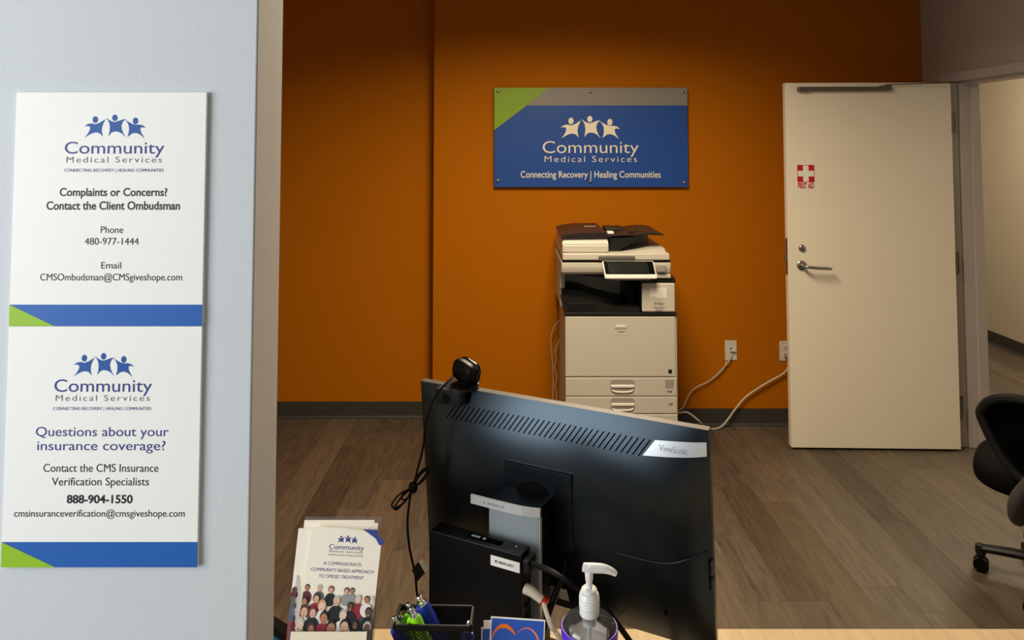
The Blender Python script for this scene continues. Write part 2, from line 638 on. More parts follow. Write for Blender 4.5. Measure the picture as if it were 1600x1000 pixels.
# ---------------------------------------------------------------- door
door = bpy.data.objects.new('door_1', None)
COL.objects.link(door)
door.location = (2.475, 4.142, 0)
door.rotation_euler = (0, 0, R(-1.6))
struct(door, 'cream office door standing open against the orange wall')
box('door_leaf', (-.925, 0, 0, .045, .012, 2.040), m_door, door, bev=.0025)
box('closer_body', (-.856, -.356, -.026, -.004, 1.992, 2.016), m_bronze, door, bev=.005)
bm = bmesh.new()
B(bm, -.40, -.338, -.030, 0, 1.994, 2.022, bev=.004)
cl = fin('closer_track_end', bm, m_bronze, door)
bm = bmesh.new()
B(bm, -.86, -.80, -.029, 0, 1.989, 2.014, bev=.004)
fin('closer_end_cap', bm, m_bronze, door)
bm = bmesh.new()
tube(bm, [(-.37, -.018, 2.026), (-.15, -.03, 2.033), (.03, -.05, 2.036)], .006, sub=4, flatten=.5)
fin('closer_arm', bm, m_bronze, door, True)
# deadbolt
bm = bmesh.new()
lathe(bm, [(.020, 0), (.020, .004), (.017, .010), (.012, .012)], 24, (-.848, 0, 1.110), 'Y')
db = fin('deadbolt', bm, m_steel, door, True)
box('keyway', (-.850, -.846, -.0128, -.0118, 1.103, 1.116), m_black, db)
# lever
bm = bmesh.new()
lathe(bm, [(.027, 0), (.027, .006), (.024, .009), (.010, .010), (.010, .03)], 28, (-.851, 0, 1.014), 'Y')
fin('lever_rose', bm, m_steel, door, True)
bm = bmesh.new()
tube(bm, [(-.851, -.02, 1.014), (-.849, -.045, 1.014), (-.828, -.057, 1.012), (-.78, -.058, 1.008), (-.73, -.056, 1.006), (-.706, -.05, 1.005)], .0085, 12)
fin('lever_handle', bm, m_steel, door, True)
bm = bmesh.new()
B(bm, -.9265, -.924, .010, .036, .957, 1.163)
lp_ = fin('latch_plate', bm, m_bronze, door)
box('latch_bolt', (-.936, -.9265, .016, .030, 1.035, 1.062), m_steel, lp_, bev=.002)
# first aid sticker
sx0, sx1, sz0, sz1 = -.866, -.770, 1.478, 1.576
st = box('first_aid_sticker', (sx0 - .004, sx1 + .004, -.0006, 0, 1.440, 1.580), m_paper, door)
w = sx1 - sx0
rs = box('red_square', (sx0, sx1, -.0010, -.0006, sz0, sz1), m_red, st)
bm = bmesh.new()
prism(bm, [(sx0 + w * p, sz0 + (sz1 - sz0) * q) for p, q in ((.04, .34), (.34, .34), (.34, .04), (.66, .04), (.66, .34), (.96, .34), (.96, .66), (.66, .66), (.66, .96), (.34, .96), (.34, .66), (.04, .66))], -.0014, -.0010)
fin('white_cross', bm, m_paper, rs)
text('FIRST AID', m_red, st, sx0 + .002, sx1 - .002, 1.445, .028, y=-.0010, bold=.045)
# hinges
for z in (1.815, 1.020, .223):
    bm = bmesh.new()
    B(bm, 2.502, 2.530, 4.2025, 4.205, z - .057, z + .057)
    hg = fin('hinge', bm, m_bronze, door)
    hg.matrix_parent_inverse = (Matrix.Translation(door.location) @ door.rotation_euler.to_matrix().to_4x4()).inverted()
    for dz in (-.038, 0, .038):
        bm = bmesh.new()
        lathe(bm, [(.004, 0), (.003, .0015)], 10, (2.517 + (.005 if dz == 0 else -.003), 4.2025, z + dz), 'Y')
        fin('screw', bm, m_steel, hg, True)
    bm = bmesh.new()
    lathe(bm, [(.006, z - .057), (.006, z + .057)], 12, (2.486, 4.152, 0))
    k_ = fin('hinge_knuckle', bm, m_bronze, hg, True)

# ================================================================ NOTICES ON THE PARTITION
NW = .2835


def notice(name, label, z0, z1, rows, band, tri, fig, art_top, art_bot, xl, xr):
    """rows in artwork units: (text, x0, x1, base, cap top, material, spacing, bold)"""
    h = z1 - z0
    t = thing(name, label, 'notice', (-.738, 1.1, z0), 0, 'notices on the partition')
    box('board', (0, NW, -.006, 0, .0006, h), m_board, t, bev=.0006, seg=1)

    def ax(x, y):
        f = (y - art_top) / (art_bot - art_top)
        l = xl[0] + (xl[1] - xl[0]) * f
        r = xr[0] + (xr[1] - xr[0]) * f
        return (x - l) / (r - l) * NW

    def az(y):
        return h * (art_bot - y) / (art_bot - art_top)
    zb = az(band)
    bm = bmesh.new()
    B(bm, 0, NW, -.0063, -.0058, 0, zb)
    fin('blue_band', bm, m_blueink, t)
    bm = bmesh.new()
    prism(bm, [(0, zb), (0, 0), (ax(tri, art_bot), 0)], -.0066, -.006)
    fin('green_corner', bm, m_green, t)
    emblem(m_logoblue, t, ax(fig[0], fig[3]), ax(fig[1], fig[3]), az(fig[3]), az(fig[2]), -.0063)
    for (s, x0, x1, base, top, m, sp, bo) in rows:
        text(s, m, t, ax(x0, base), ax(x1, base), az(base), az(top) - az(base), y=-.0063, space=sp, bold=bo)
    return t


notice('wall_notice', 'white complaints and ombudsman notice, upper of the two on the pale wall', 1.4242, 1.768,
       [('Community', 263, 650, 303, 257, m_violet, 1, .0),
        ('Medical Services', 270, 641, 338, 315, m_greyink, 1.25, -.004),
        ('CONNECTING RECOVERY | HEALING COMMUNITIES', 261, 648, 374, 362, m_violet, 1, .0),
        ('Complaints or Concerns?', 244, 662, 468, 438, m_blackink, 1, .018),
        ('Contact the Client Ombudsman', 193, 711, 521, 490, m_blackink, 1, .018),
        ('Phone', 404, 491, 612, 586, m_blackink, 1, 0),
        ('480-977-1444', 342, 551, 657, 631, m_blackink, 1, 0),
        ('Email', 406, 483, 749, 724, m_blackink, 1, 0),
        ('CMSOmbudsman@CMSgiveshope.com', 170, 719, 795, 769, m_blackink, 1, 0)],
       888, 226, (338, 578, 150, 243), 62, 970, (75, 50), (817, 797))
notice('wall_notice', 'white insurance coverage notice, lower of the two on the pale wall', 1.0805, 1.4238,
       [('Community', 215, 575, 313, 267, m_violet, 1, .0),
        ('Medical Services', 220, 567, 347, 325, m_greyink, 1.25, -.004),
        ('CONNECTING RECOVERY | HEALING COMMUNITIES', 211, 572, 381, 370, m_violet, 1, .0),
        ('Questions about your', 147, 636, 478, 444, m_violet, 1, .0),
        ('insurance coverage?', 152, 624, 530, 496, m_violet, 1, .0),
        ('Contact the CMS Insurance', 175, 598, 610, 581, m_blackink, 1, .0),
        ('Verification Specialists', 206, 563, 660, 631, m_blackink, 1, .0),
        ('888-904-1550', 261, 503, 725, 696, m_blackink, 1, .025),
        ('cmsinsuranceverification@cmsgiveshope.com', 68, 694, 775, 750, m_blackink, 1, 0)],
       868, 219, (285, 508, 168, 258), 68, 960, (47, 20), (762, 740))

# ================================================================ SIGN ON THE ORANGE WALL
SW, SH = 1.182, .606
sign = thing('wall_sign', 'blue company sign with green corner and grey strip on the orange wall', 'sign', (-.109, 4.525, 1.432), R(0))
SY = -.030
box('panel', (0, SW, SY, SY + .008, 0, SH), m_signblue, sign, bev=.001, seg=1)


def gx(x):
    return (x - 105) / 1335 * SW


def gz(y):
    return SH * (1 - (y - 117) / 703)


bm = bmesh.new()
prism(bm, [(0, SH), (gx(478), SH), (gx(330), gz(243)), (0, gz(418))], SY - .0006, SY)
fin('green_corner', bm, m_signgreen, sign)
bm = bmesh.new()
prism(bm, [(gx(478), SH), (SW, SH), (SW, gz(243)), (gx(330), gz(243))], SY - .0006, SY)
fin('grey_strip', bm, m_signgrey, sign)
TY = SY - .0012
emblem(m_signcream, sign, gx(563), gx(973), gz(483), gz(317), TY)
text('Community', m_signcream, sign, gx(440), gx(1100), gz(580), gz(496) - gz(580), y=TY, bold=-.006)
text('Medical Services', m_signcream, sign, gx(453), gx(1088), gz(643), gz(601) - gz(643), y=TY, space=1.25, bold=-.010)
text('Connecting Recovery | Healing Communities', m_signcream, sign, gx(288), gx(1250), gz(753), gz(708) - gz(753), y=TY, bold=.006)
for (x, y) in ((135, 140), (769, 146), (1410, 150), (131, 775), (768, 781), (1412, 788)):
    bm = bmesh.new()
    lathe(bm, [(.010, 0), (.010, .003), (.007, .006), (.003, .007)], 16, (gx(x), SY, gz(y)), 'Y')
    fin('screw_cap', bm, m_steel, sign, True)
    bm = bmesh.new()
    lathe(bm, [(.007, -.022), (.007, .0)], 12, (gx(x), SY + .008, gz(y)), 'Y')
    fin('standoff', bm, m_steel, sign, True)

# ================================================================ COPIER
cop = thing('copier', 'white and black office copier standing against the orange wall', 'copier', (.569, 3.92, 0))
K = .003367


def ex(x):
    return (x - 969) * K


X0, X1, DEP = ex(883), ex(1055), .56
# cabinet with the paper drawers
box('lower_cabinet', (X0 + .004, X1 + .010, .004, DEP, .03, .790), m_copier, cop, bev=.006)
box('base_plinth', (X0 + .03, X1 - .02, .03, DEP - .02, 0, .05), m_copdark, cop, bev=.003)
fd = box('front_door', (X0, X1, -.004, .012, .476, .789), m_copier, cop, bev=.005, smooth=False)
box('door_sticker', (ex(961), ex(980), -.0048, -.004, .690, .745), m_copier, fd)
text('RICOH', m_greyink, fd, ex(961), ex(979), .7215, .009, y=-.0052, bold=.02)
box('model_mark', (ex(965), ex(975.5), -.0052, -.0046, .706, .711), m_greyink, fd)
box('paper_strip', (ex(962), ex(976.5), -.0052, -.0046, .736, .744), m_paper, fd)
box('dark_badge', (ex(1043), ex(1048.7), -.0052, -.004, .494, .514), m_copdark, fd)
zz = [(.377, .471), (.287, .373), (.160, .283), (.045, .156)]
for i, (a, b) in enumerate(zz):
    dr = box('paper_drawer', (X0 + .001, X1 + .003 + .002 * i, -.004, .012, a, b), m_copier, cop, bev=.004)
    # recessed grip: dark scoop, rounded surround and bar
    gx0, gx1 = ex(953), ex(990.5)
    zc = (a + b) / 2 + .003
    bm = bmesh.new()
    rr = .034
    out = []
    for cx, cz, a0 in ((gx1 - .016, zc + rr - .016, 0), (gx0 + .016, zc + rr - .016, 90), (gx0 + .022, zc - rr + .022, 180), (gx1 - .022, zc - rr + .022, 270)):
        r_ = .016 if a0 < 180 else .022
        out += [(cx + r_ * math.cos(R(a0 + q * 18)), cz + r_ * math.sin(R(a0 + q * 18))) for q in range(6)]
    prism(bm, out, -.0055, -.003)
    gs = fin('grip_recess', bm, m_copier2, dr)
    bm = bmesh.new()
    B(bm, gx0 + .002, gx1 - .002, -.012, -.003, zc - .006, zc + .009, bev=.004)
    fin('grip_bar', bm, m_white, gs)
    bm = bmesh.new()
    tube(bm, [(gx0 + .008, -.006, zc - .018), (gx0 + .03, -.008, zc - .027), (gx1 - .03, -.008, zc - .027), (gx1 - .008, -.006, zc - .018)], .004, 8)
    fin('grip_lip', bm, m_white, gs, True)
    if i == 0:
        box('size_sticker', (ex(1038), ex(1051.5), -.0048, -.004, .418, .462), m_copier2, dr)
        text('1', m_blackink, dr, ex(1041.5), ex(1043), .396, .010, y=-.0048, bold=.03)
        box('size_mark', (ex(1044), ex(1048.5), -.0048, -.004, .396, .406), m_greyink, dr)
    if i == 1:
        text('2', m_blackink, dr, ex(1042.5), ex(1044.5), .330, .010, y=-.0048, bold=.03)
        box('size_mark', (ex(1045.5), ex(1049.5), -.0048, -.004, .330, .340), m_greyink, dr)
# charcoal band between cabinet and output bay
box('charcoal_band', (X0 - .002, X1 + .006, -.006, DEP - .01, .790, .808), m_copdark, cop, bev=.003)
# output bay: back, left upright, tray, ceiling
bay_x1 = ex(1002)
box('bay_upright', (X0 - .016, X0 + .012, .16, DEP, .80, 1.01), m_copier, cop, bev=.006)
box('bay_back', (X0, ex(985), .36, DEP, .808, 1.01), m_copier, cop)
box('bay_side', (ex(985), bay_x1 + .01, .10, DEP, .808, 1.01), m_black, cop)
bm = bmesh.new()
pts = [(X0 - .014, .905), (X0 + .03, .905), (X0 + .09, .900), (X0 + .18, .868), (X0 + .30, .838), (bay_x1 - .01, .828), (bay_x1 - .01, .808), (X0 + .004, .808)]
prism(bm, pts, .10, .36)
tr = fin('output_tray', bm, m_dark, cop)
bm = bmesh.new()
prism(bm, [(X0 - .022, .880), (X0 + .02, .880), (X0 + .12, .868), (X0 + .25, .838), (bay_x1 + .004, .832), (bay_x1 + .004, .800), (X0, .800)], -.004, .10)
fin('tray_front', bm, m_copdark, cop)
bm = bmesh.new()
B(bm, X0 + .02, X0 + .16, -.006, -.003, .815, .858, bev=.001, seg=1)
fin('tray_label', bm, m_dark, tr)
bm = bmesh.new()
prism(bm, [(X0 + .005, 1.003), (ex(945), .985), (bay_x1, .975), (bay_x1, 1.005), (X0 + .005, 1.008)], .03, .36)
fin('inner_lid', bm, m_dark, cop)
# right-hand control housing
hx0, hx1 = ex(1002.7), ex(1054.5)
hs = box('side_housing', (hx0, hx1, -.010, DEP, .812, .962), m_copier, cop, bev=.007)
box('housing_top', (hx0 - .010, hx1 + .004, -.004, DEP - .01, .962, .990), m_copdark, cop, bev=.004)
box('housing_edge', (hx0 - .012, hx0, -.006, DEP - .02, .808, .965), m_black, cop, bev=.002)
ps = box('paper_sticker', (ex(1015.5), ex(1041), -.0108, -.010, .887, .938), m_paper, hs)
bm = bmesh.new()
for j in range(6):
    B(bm, ex(1030), ex(1039.5), -.0112, -.0108, .933 - j * .008 - .0012, .933 - j * .008)
for j, q in enumerate((1023, 1024, 1020, 1019, 1025)):
    B(bm, ex(1016.5), ex(q), -.0112, -.0108, .930 - j * .009 - .002, .930 - j * .009)
fin('form_lines', bm, m_greyink, ps)
text('MSI', m_blackink, hs, ex(1022.5), ex(1036), .848, .013, y=-.0106, bold=.0)
bm = bmesh.new()
for j, (q0, q1) in enumerate(((1019, 1040), (1021, 1038), (1023, 1036.5))):
    B(bm, ex(q0), ex(q1), -.0108, -.010, .838 - j * .005, .8405 - j * .005)
fin('small_print', bm, m_copier2, hs)
box('phone_line_print', (ex(1023), ex(1034.5), -.0108, -.010, .818, .8225), m_greyink, hs)
# scanner body
sc0, sc1 = ex(877.5), ex(1047.7)
bm = bmesh.new()
prof = [(-.02, 1.070), (-.02, 1.045), (-.012, 1.018), (.01, 1.004), (DEP, 1.004), (DEP, 1.070)]
a = [bm.verts.new((sc0, y, z)) for y, z in prof]
b = [bm.verts.new((sc1, y, z)) for y, z in prof]
bm.faces.new(a)
bm.faces.new(b[::-1])
for i in range(len(prof)):
    bm.faces.new((a[i], b[i], b[(i + 1) % len(prof)], a[(i + 1) % len(prof)]))
bmesh.ops.bevel(bm, geom=bm.edges[:], offset=.004, segments=2, affect='EDGES')
fin('scanner_body', bm, m_copier, cop)
box('scanner_right_skirt', (ex(1022), sc1, -.018, .20, .990, 1.01), m_copier, cop, bev=.003)
box('scanner_gap', (sc0 + .006, sc1 - .002, -.008, DEP - .02, 1.068, 1.088), m_black, cop)
cv = box('document_cover', (ex(879), ex(1046.5), -.016, DEP - .01, 1.083, 1.118), m_copier, cop, bev=.006)
box('cover_grip', (ex(935), ex(992), -.026, -.008, 1.080, 1.106), m_grip, cop, bev=.006)
# document feeder
fx0, fx1 = ex(879.5), ex(954)
bm = bmesh.new()
prof = [(.004, 1.118), (.004, 1.160), (.030, 1.196), (DEP - .06, 1.206), (DEP - .02, 1.15), (DEP - .02, 1.118)]
for xx0, xx1 in ((fx0, fx1),):
    a = [bm.verts.new((xx0, y, z)) for y, z in prof]
    b = [bm.verts.new((xx1 - .008, y, z)) for y, z in prof]
    bm.faces.new(a)
    bm.faces.new(b[::-1])
    for i in range(len(prof)):
        bm.faces.new((a[i], b[i], b[(i + 1) % len(prof)], a[(i + 1) % len(prof)]))
bmesh.ops.bevel(bm, geom=bm.edges[:], offset=.006, segments=2, affect='EDGES')
fin('feeder_body', bm, m_copier, cop)
bm = bmesh.new()
prism(bm, [(fx0 - .006, 1.204), (fx0 + .02, 1.212), (fx0 + .10, 1.222), (fx1 - .02, 1.224), (fx1 + .004, 1.206), (fx1 + .004, 1.198), (fx0 - .004, 1.192)], .012, DEP - .06)
fl = fin('feeder_lid', bm, m_copbrown, cop)
box('lid_label', (ex(922), ex(942), .30, .33, 1.222, 1.2256), m_copier2, fl)
bm = bmesh.new()
prism(bm, [(fx1 - .004, 1.118), (fx1 - .004, 1.200), (ex(990), 1.203), (ex(1008), 1.196), (ex(985), 1.150), (ex(968), 1.121)], .06, .44)
fin('feeder_throat', bm, m_copdark, cop)
bm = bmesh.new()
prism(bm, [(fx1 - .004, 1.196), (ex(985), 1.204), (ex(1016), 1.218), (ex(1036), 1.214), (ex(1042), 1.208), (ex(1042), 1.203), (ex(1016), 1.206), (ex(985), 1.194), (fx1 - .004, 1.188)], .06, .46)
ft = fin('feeder_tray', bm, m_copbrown, cop)
bm = bmesh.new()
B(bm, ex(958), ex(990), .30, .46, 1.196, 1.2145, bev=.006)
fin('paper_guide', bm, m_copdark, ft)
bm = bmesh.new()
B(bm, ex(990), ex(1003), .14, .15, 1.19, 1.216)
fin('tray_tab', bm, m_copdark, ft)
box('folded_paper', (ex(954), ex(964), .10, .15, 1.206, 1.218), m_paper, ft, bev=.002)
box('tray_support', (ex(985), ex(1030), .30, .34, 1.118, 1.206), m_copier2, cop)
bm = bmesh.new()
prism(bm, [(ex(975), 1.118), (ex(1000), 1.126), (ex(1022), 1.136), (ex(1041), 1.139), (ex(1043), 1.118)], .03, DEP - .08)
fin('exit_ramp', bm, m_copier, cop)
# tilted operation panel
pm = bmesh.new()
pts = [(-.020, 1.083), (-.075, 1.016), (-.080, .998), (-.060, .994), (-.010, 1.060)]
px0, px1 = ex(940.5), ex(1022)
a = [pm.verts.new((px0 + (0.008 if i in (1, 2, 3) else 0), y, z)) for i, (y, z) in enumerate(pts)]
b = [pm.verts.new((px1 + (0.002 if i in (1, 2, 3) else -.006), y, z)) for i, (y, z) in enumerate(pts)]
pm.faces.new(a)
pm.faces.new(b[::-1])
for i in range(5):
    pm.faces.new((a[i], b[i], b[(i + 1) % 5], a[(i + 1) % 5]))
bmesh.ops.bevel(pm, geom=pm.edges[:], offset=.003, segments=2, affect='EDGES')
pan = fin('operation_panel', pm, m_white, cop)


def on_panel(u, v, d=.0012):
    y = -.020 + (-.075 + .020) * v
    z = 1.083 + (1.016 - 1.083) * v
    return Vector((px0 + .004 * v + u * (px1 - px0 - .004), y - d * .77, z + d * .63))


bm = bmesh.new()
bm.faces.new([bm.verts.new(on_panel(*p)) for p in ((.02, .07), (.975, .07), (.985, .95), (.03, .95))])
sc = fin('screen_glass', bm, m_blackgloss, pan)
bm = bmesh.new()
bm.faces.new([bm.verts.new(on_panel(*p, .0018)) for p in ((.09, .14), (.86, .14), (.87, .88), (.10, .88))])
fin('screen_display', bm, m_screen, sc)
box('panel_arm', (ex(953), ex(1014), -.055, .02, .985, 1.005), m_copier2, cop, bev=.003)
box('card_reader', (ex(1025.8), ex(1039), -.036, -.012, 1.024, 1.060), m_copier2, cop, bev=.004)

# ================================================================ OUTLETS AND CORDS


def outlet(label, x, z, kind):
    t = thing('wall_outlet', label, 'outlet', (x, 4.525, z), 0, 'outlets low on the orange wall')
    box('cover_plate', (-.036, .036, -.006, 0, -.059, .059), m_outlet, t, bev=.0025)
    if kind == 'power':
        for dz in (.021, -.021):
            bm = bmesh.new()
            lathe(bm, [(.0165, 0), (.0165, .002), (.015, .0026)], 20, (0, -.006, dz), 'Y')
            f = fin('receptacle', bm, m_outlet, t, True)
            bm = bmesh.new()
            B(bm, -.0075, -.005, -.0092, -.008, dz + .000, dz + .008)
            B(bm, .005, .0075, -.0092, -.008, dz + .000, dz + .008)
            B(bm, -.002, .002, -.0092, -.008, dz - .010, dz - .006)
            fin('contact_slots', bm, m_dark, f)
        bm = bmesh.new()
        B(bm, -.012, .012, -.034, -.008, -.034, -.008, bev=.004)
        fin('plug', bm, m_copier2, t)
    else:
        for dz in (.014, -.010):
            box('data_jack', (-.008, .008, -.009, -.006, dz - .007, dz + .007), m_outlet, t, bev=.001, seg=1)
            box('jack_opening', (-.005, .005, -.0096, -.0088, dz - .004, dz + .004), m_dark, t)
        box('jack_cover', (.002, .024, -.022, -.009, -.004, .008), m_outlet, t, bev=.002)
    for dz in (.048, -.048) if kind == 'data' else (0,):
        bm = bmesh.new()
        lathe(bm, [(.0032, 0), (.0026, .0012)], 10, (0, -.006, dz), 'Y')
        fin('plate_screw', bm, m_outlet, t, True)
    return t


outlet('ivory data outlet plate between the copier and the open door', 1.325, .446, 'data')
outlet('ivory power outlet partly hidden by the edge of the open door', 1.655, .443, 'power')


def cord(name, label, pts, r, mat, cat='cord', group=None):
    bm = bmesh.new()
    tube(bm, to_local(cop, pts), r, 8)
    o = fin(name, bm, mat, cop, True)
    o['label'] = label
    return o


cord('network_cord', 'thin pale network cord sagging from the data outlet to the copier', [(1.325, 4.512, .434), (1.316, 4.505, .40), (1.272, 4.505, .345), (1.195, 4.505, .275), (1.092, 4.50, .223), (1.05, 4.49, .172), (1.019, 4.48, .119), (.96, 4.45, .11), (.86, 4.40, .14)], .0035, m_cord)
cord('network_cord', 'short pale cord hanging in a loop under the data outlet', [(1.298, 4.516, .388), (1.291, 4.512, .375), (1.280, 4.51, .344), (1.24, 4.508, .304), (1.205, 4.508, .277)], .003, m_cord)
cord('power_cord', 'thicker pale power cord curving from the power outlet along the floor', [(1.660, 4.490, .420), (1.664, 4.478, .40), (1.655, 4.488, .348), (1.627, 4.50, .311), (1.55, 4.50, .269), (1.465, 4.50, .219), (1.396, 4.50, .169), (1.336, 4.49, .107), (1.284, 4.48, .045), (1.235, 4.46, .012), (1.172, 4.44, .010), (1.12, 4.38, .05), (1.074, 4.30, .106), (1.018, 4.30, .15), (.986, 4.30, .158), (.93, 4.31, .145), (.86, 4.32, .14)], .0055, m_cord)
cord('thin_cord', 'thin pale cord bowing out farthest beside the copier', [(.30, 4.46, .65), (.289, 4.46, .646), (.253, 4.47, .598), (.234, 4.48, .528), (.238, 4.485, .432), (.247, 4.485, .304), (.244, 4.485, .12), (.25, 4.48, .006)], .003, m_cord)
cord('thin_cord', 'thin pale wavy cord hanging close to the copier side', [(.30, 4.44, .545), (.286, 4.45, .534), (.26, 4.46, .464), (.264, 4.47, .41), (.257, 4.475, .362), (.266, 4.475, .30), (.258, 4.475, .24), (.265, 4.475, .19), (.262, 4.475, .006)], .003, m_cord)

# ================================================================ OFFICE CHAIR (seen from behind)
ch = thing('office_chair', 'black office chair on casters beside the doorway', 'chair', (2.06, 2.88, 0), R(-38))
bm = bmesh.new()
super_ell(bm, (0, .02, .425), .25, .245, .058, .62, 56, 24)
fin('seat', bm, m_fabric, ch, True)
# backrest: shell narrowing towards the bottom, with a raised rim
rim = []
for i in range(40):
    a_ = 2 * math.pi * i / 40
    c_, s_ = math.cos(a_), math.sin(a_)
    zz_ = .62 + .155 * math.copysign(abs(s_) ** .75, s_)
    wdt = .205 * (0.52 + .48 * min(1, max(0, (zz_ - .465) / .22)))
    x_ = wdt * math.copysign(abs(c_) ** .6, c_)
    y_ = -.27 + .9 * x_ * x_ - .10 * (zz_ - .62)
    rim.append((x_, y_, zz_))
bm = bmesh.new()
tube(bm, rim + [rim[0]], .017, 8, 2)
fin('back_frame', bm, m_dark, ch, True)
bm = bmesh.new()
rings = []
for k in range(7):
    f = 1 - k / 6.3
    rings.append([bm.verts.new((x * f, -.27 + .9 * (x * f) ** 2 - .10 * ((z - .62) * f) + .012, .62 + (z - .62) * f)) for x, y, z in rim])
for a, b in zip(rings, rings[1:]):
    for i in range(40):
        bm.faces.new((a[i], a[(i + 1) % 40], b[(i + 1) % 40], b[i]))
bm.faces.new(rings[-1])
bmesh.ops.solidify(bm, geom=bm.faces[:], thickness=.012)
fin('backrest', bm, m_fabric, ch, True)
bm = bmesh.new()
for s_ in (-1, 1):
    tube(bm, [(.02 * s_, -.292, .55), (.055 * s_, -.296, .48), (.085 * s_, -.285, .41), (.092 * s_, -.255, .345), (.075 * s_, -.19, .315), (.03 * s_, -.05, .335)], lambda t: .014 + .022 * math.sin(math.pi * min(1, t * 1.2)), 12, flatten=.8)
fin('back_spine', bm, m_chairgrey, ch, True)
box('seat_mechanism', (-.09, .09, -.13, .13, .33, .375), m_black, ch, bev=.012)
bm = bmesh.new()
lathe(bm, [(.030, .11), (.030, .24), (.020, .245), (.020, .335)], 18)
fin('gas_column', bm, m_black, ch, True)
for k in range(5):
    ang = R(72 * k + 184)
    bm = bmesh.new()
    e = (.235 * math.cos(ang), .235 * math.sin(ang))
    tube(bm, [(0, 0, .105), (e[0] * .5, e[1] * .5, .10), (e[0], e[1], .088)], lambda t: .026 - .007 * t, 10, flatten=.8)
    lathe(bm, [(.016, .06), (.02, .075), (.018, .1)], 12, (e[0], e[1], 0))
    lg = fin('base_leg', bm, m_dark, ch, True)
    bm = bmesh.new()
    for s_ in (-1, 1):
        off = Vector((-math.sin(ang), math.cos(ang), 0)) * .014 * s_
        r = bmesh.ops.create_cone(bm, cap_ends=True, segments=18, radius1=.027, radius2=.027, depth=.017)
        rot = Matrix.Rotation(ang, 4, 'Z') @ Matrix.Rotation(R(90), 4, 'X')
        for v in r['verts']:
            v.co = rot @ v.co + Vector((e[0], e[1], .0275)) + off
    fin('caster', bm, m_black, lg)
    bm = bmesh.new()
    lathe(bm, [(.007, .03), (.007, .07)], 8, (e[0], e[1], 0))
    fin('caster_stem', bm, m_steel, lg, True)
# ================================================================ DESK, COUNTER AND WHAT STANDS ON THEM
DZ, LZ = .74, .97
desk = thing('desk', 'maple laminate desk carrying the monitor', 'desk', (0.4, 1.3, 0))
box('desk_top', (-.71, 1.3, -.23, .195, DZ - .03, DZ), m_desk, desk, bev=.002)
box('leg_panel', (-.68, -.655, -.2, .16, 0, DZ - .03), m_desk, desk)
box('leg_panel', (1.24, 1.265, -.2, .16, 0, DZ - .03), m_desk, desk)
cnt = thing('reception_counter', 'maple transaction counter at the very bottom edge carrying brochures and pens', 'counter', (0.4, .86, 0))
box('counter_top', (-.783, 1.3, -.25, .2, LZ - .035, LZ), m_desk, cnt, bev=.002)
box('front_panel', (-.783, 1.3, -.02, .06, 0, LZ - .035), m_wallpale, cnt)

brd = thing('display_panel', 'black panel with a thin teal edge, mostly hidden behind the pale wall end', 'panel', (-.480, 1.333, 0), R(-36.9))
box('panel_board', (-.10, .185, 0, .024, .03, .880), m_black, brd, bev=.003)
box('edge_strip', (-.098, .183, -.0022, 0, .866, .8715), m_penteal, brd)
box('foot', (-.06, .0, -.06, .09, 0, .03), m_black, brd, bev=.004)
box('foot', (.10, .16, -.03, .06, 0, .03), m_black, brd, bev=.004)

# ---------------------------------------------------------------- monitor
PSI, TAU = .4668, .1045
CM = Vector((.0789, 1.3668, 1.0376))
mon = thing('monitor', 'large black monitor seen from behind with silver stand plate on the desk', 'monitor', (CM.x, CM.y, DZ), -PSI)
MW, MH = .56, .3768
ZC = CM.z - DZ


def bulge(s, t):
    u, v = min(1, abs(2 * s / MW)), min(1, abs(2 * t / MH))
    return .034 * (1 - u ** 9) * (1 - v ** 2.6)


def mp(s, t, off=0.0):
    return Vector((s, -(t * math.sin(TAU) + off * math.cos(TAU)), ZC + t * math.cos(TAU) - off * math.sin(TAU)))


bm = bmesh.new()
NU, NV = 36, 24
grid = [[bm.verts.new(mp(-MW / 2 + MW * i / NU, -MH / 2 + MH * j / NV, bulge(-MW / 2 + MW * i / NU, -MH / 2 + MH * j / NV))) for i in range(NU + 1)] for j in range(NV + 1)]
for j in range(NV):
    for i in range(NU):
        bm.faces.new((grid[j][i], grid[j][i + 1], grid[j + 1][i + 1], grid[j + 1][i]))
bmesh.ops.recalc_face_normals(bm, faces=bm.faces[:])
shell = fin('back_shell', bm, m_shell, mon, True)
bm = bmesh.new()
fr = [(-MW / 2, -MH / 2), (MW / 2, -MH / 2), (MW / 2, MH / 2), (-MW / 2, MH / 2)]
a = [bm.verts.new(mp(s, t, .0)) for s, t in fr]
b = [bm.verts.new(mp(s, t, -.014)) for s, t in fr]
bm.faces.new(b)
for i in range(4):
    bm.faces.new((a[i], b[i], b[(i + 1) % 4], a[(i + 1) % 4]))
fin('bezel', bm, m_bezel, mon)
bm = bmesh.new()
bm.faces.new([bm.verts.new(mp(s * .97, t * .96, -.0146)) for s, t in fr])
fin('screen', bm, m_blackgloss, mon)


def surf(pts_uv, nx, ny, mat, name, parent, eps=.0008):
    """four corners on the shell -> patch following its curve"""
    bm = bmesh.new()
    p = [Vector(q) for q in pts_uv]
    g = []
    for j in range(ny + 1):
        row = []
        for i in range(nx + 1):
            u, v = i / nx, j / ny
            q = p[0] * (1 - u) * (1 - v) + p[1] * u * (1 - v) + p[2] * u * v + p[3] * (1 - u) * v
            row.append(bm.verts.new(mp(q.x, q.y, bulge(q.x, q.y) + eps)))
        g.append(row)
    for j in range(ny):
        for i in range(nx):
            bm.faces.new((g[j][i], g[j][i + 1], g[j + 1][i + 1], g[j + 1][i]))
    return fin(name, bm, mat, parent, True)


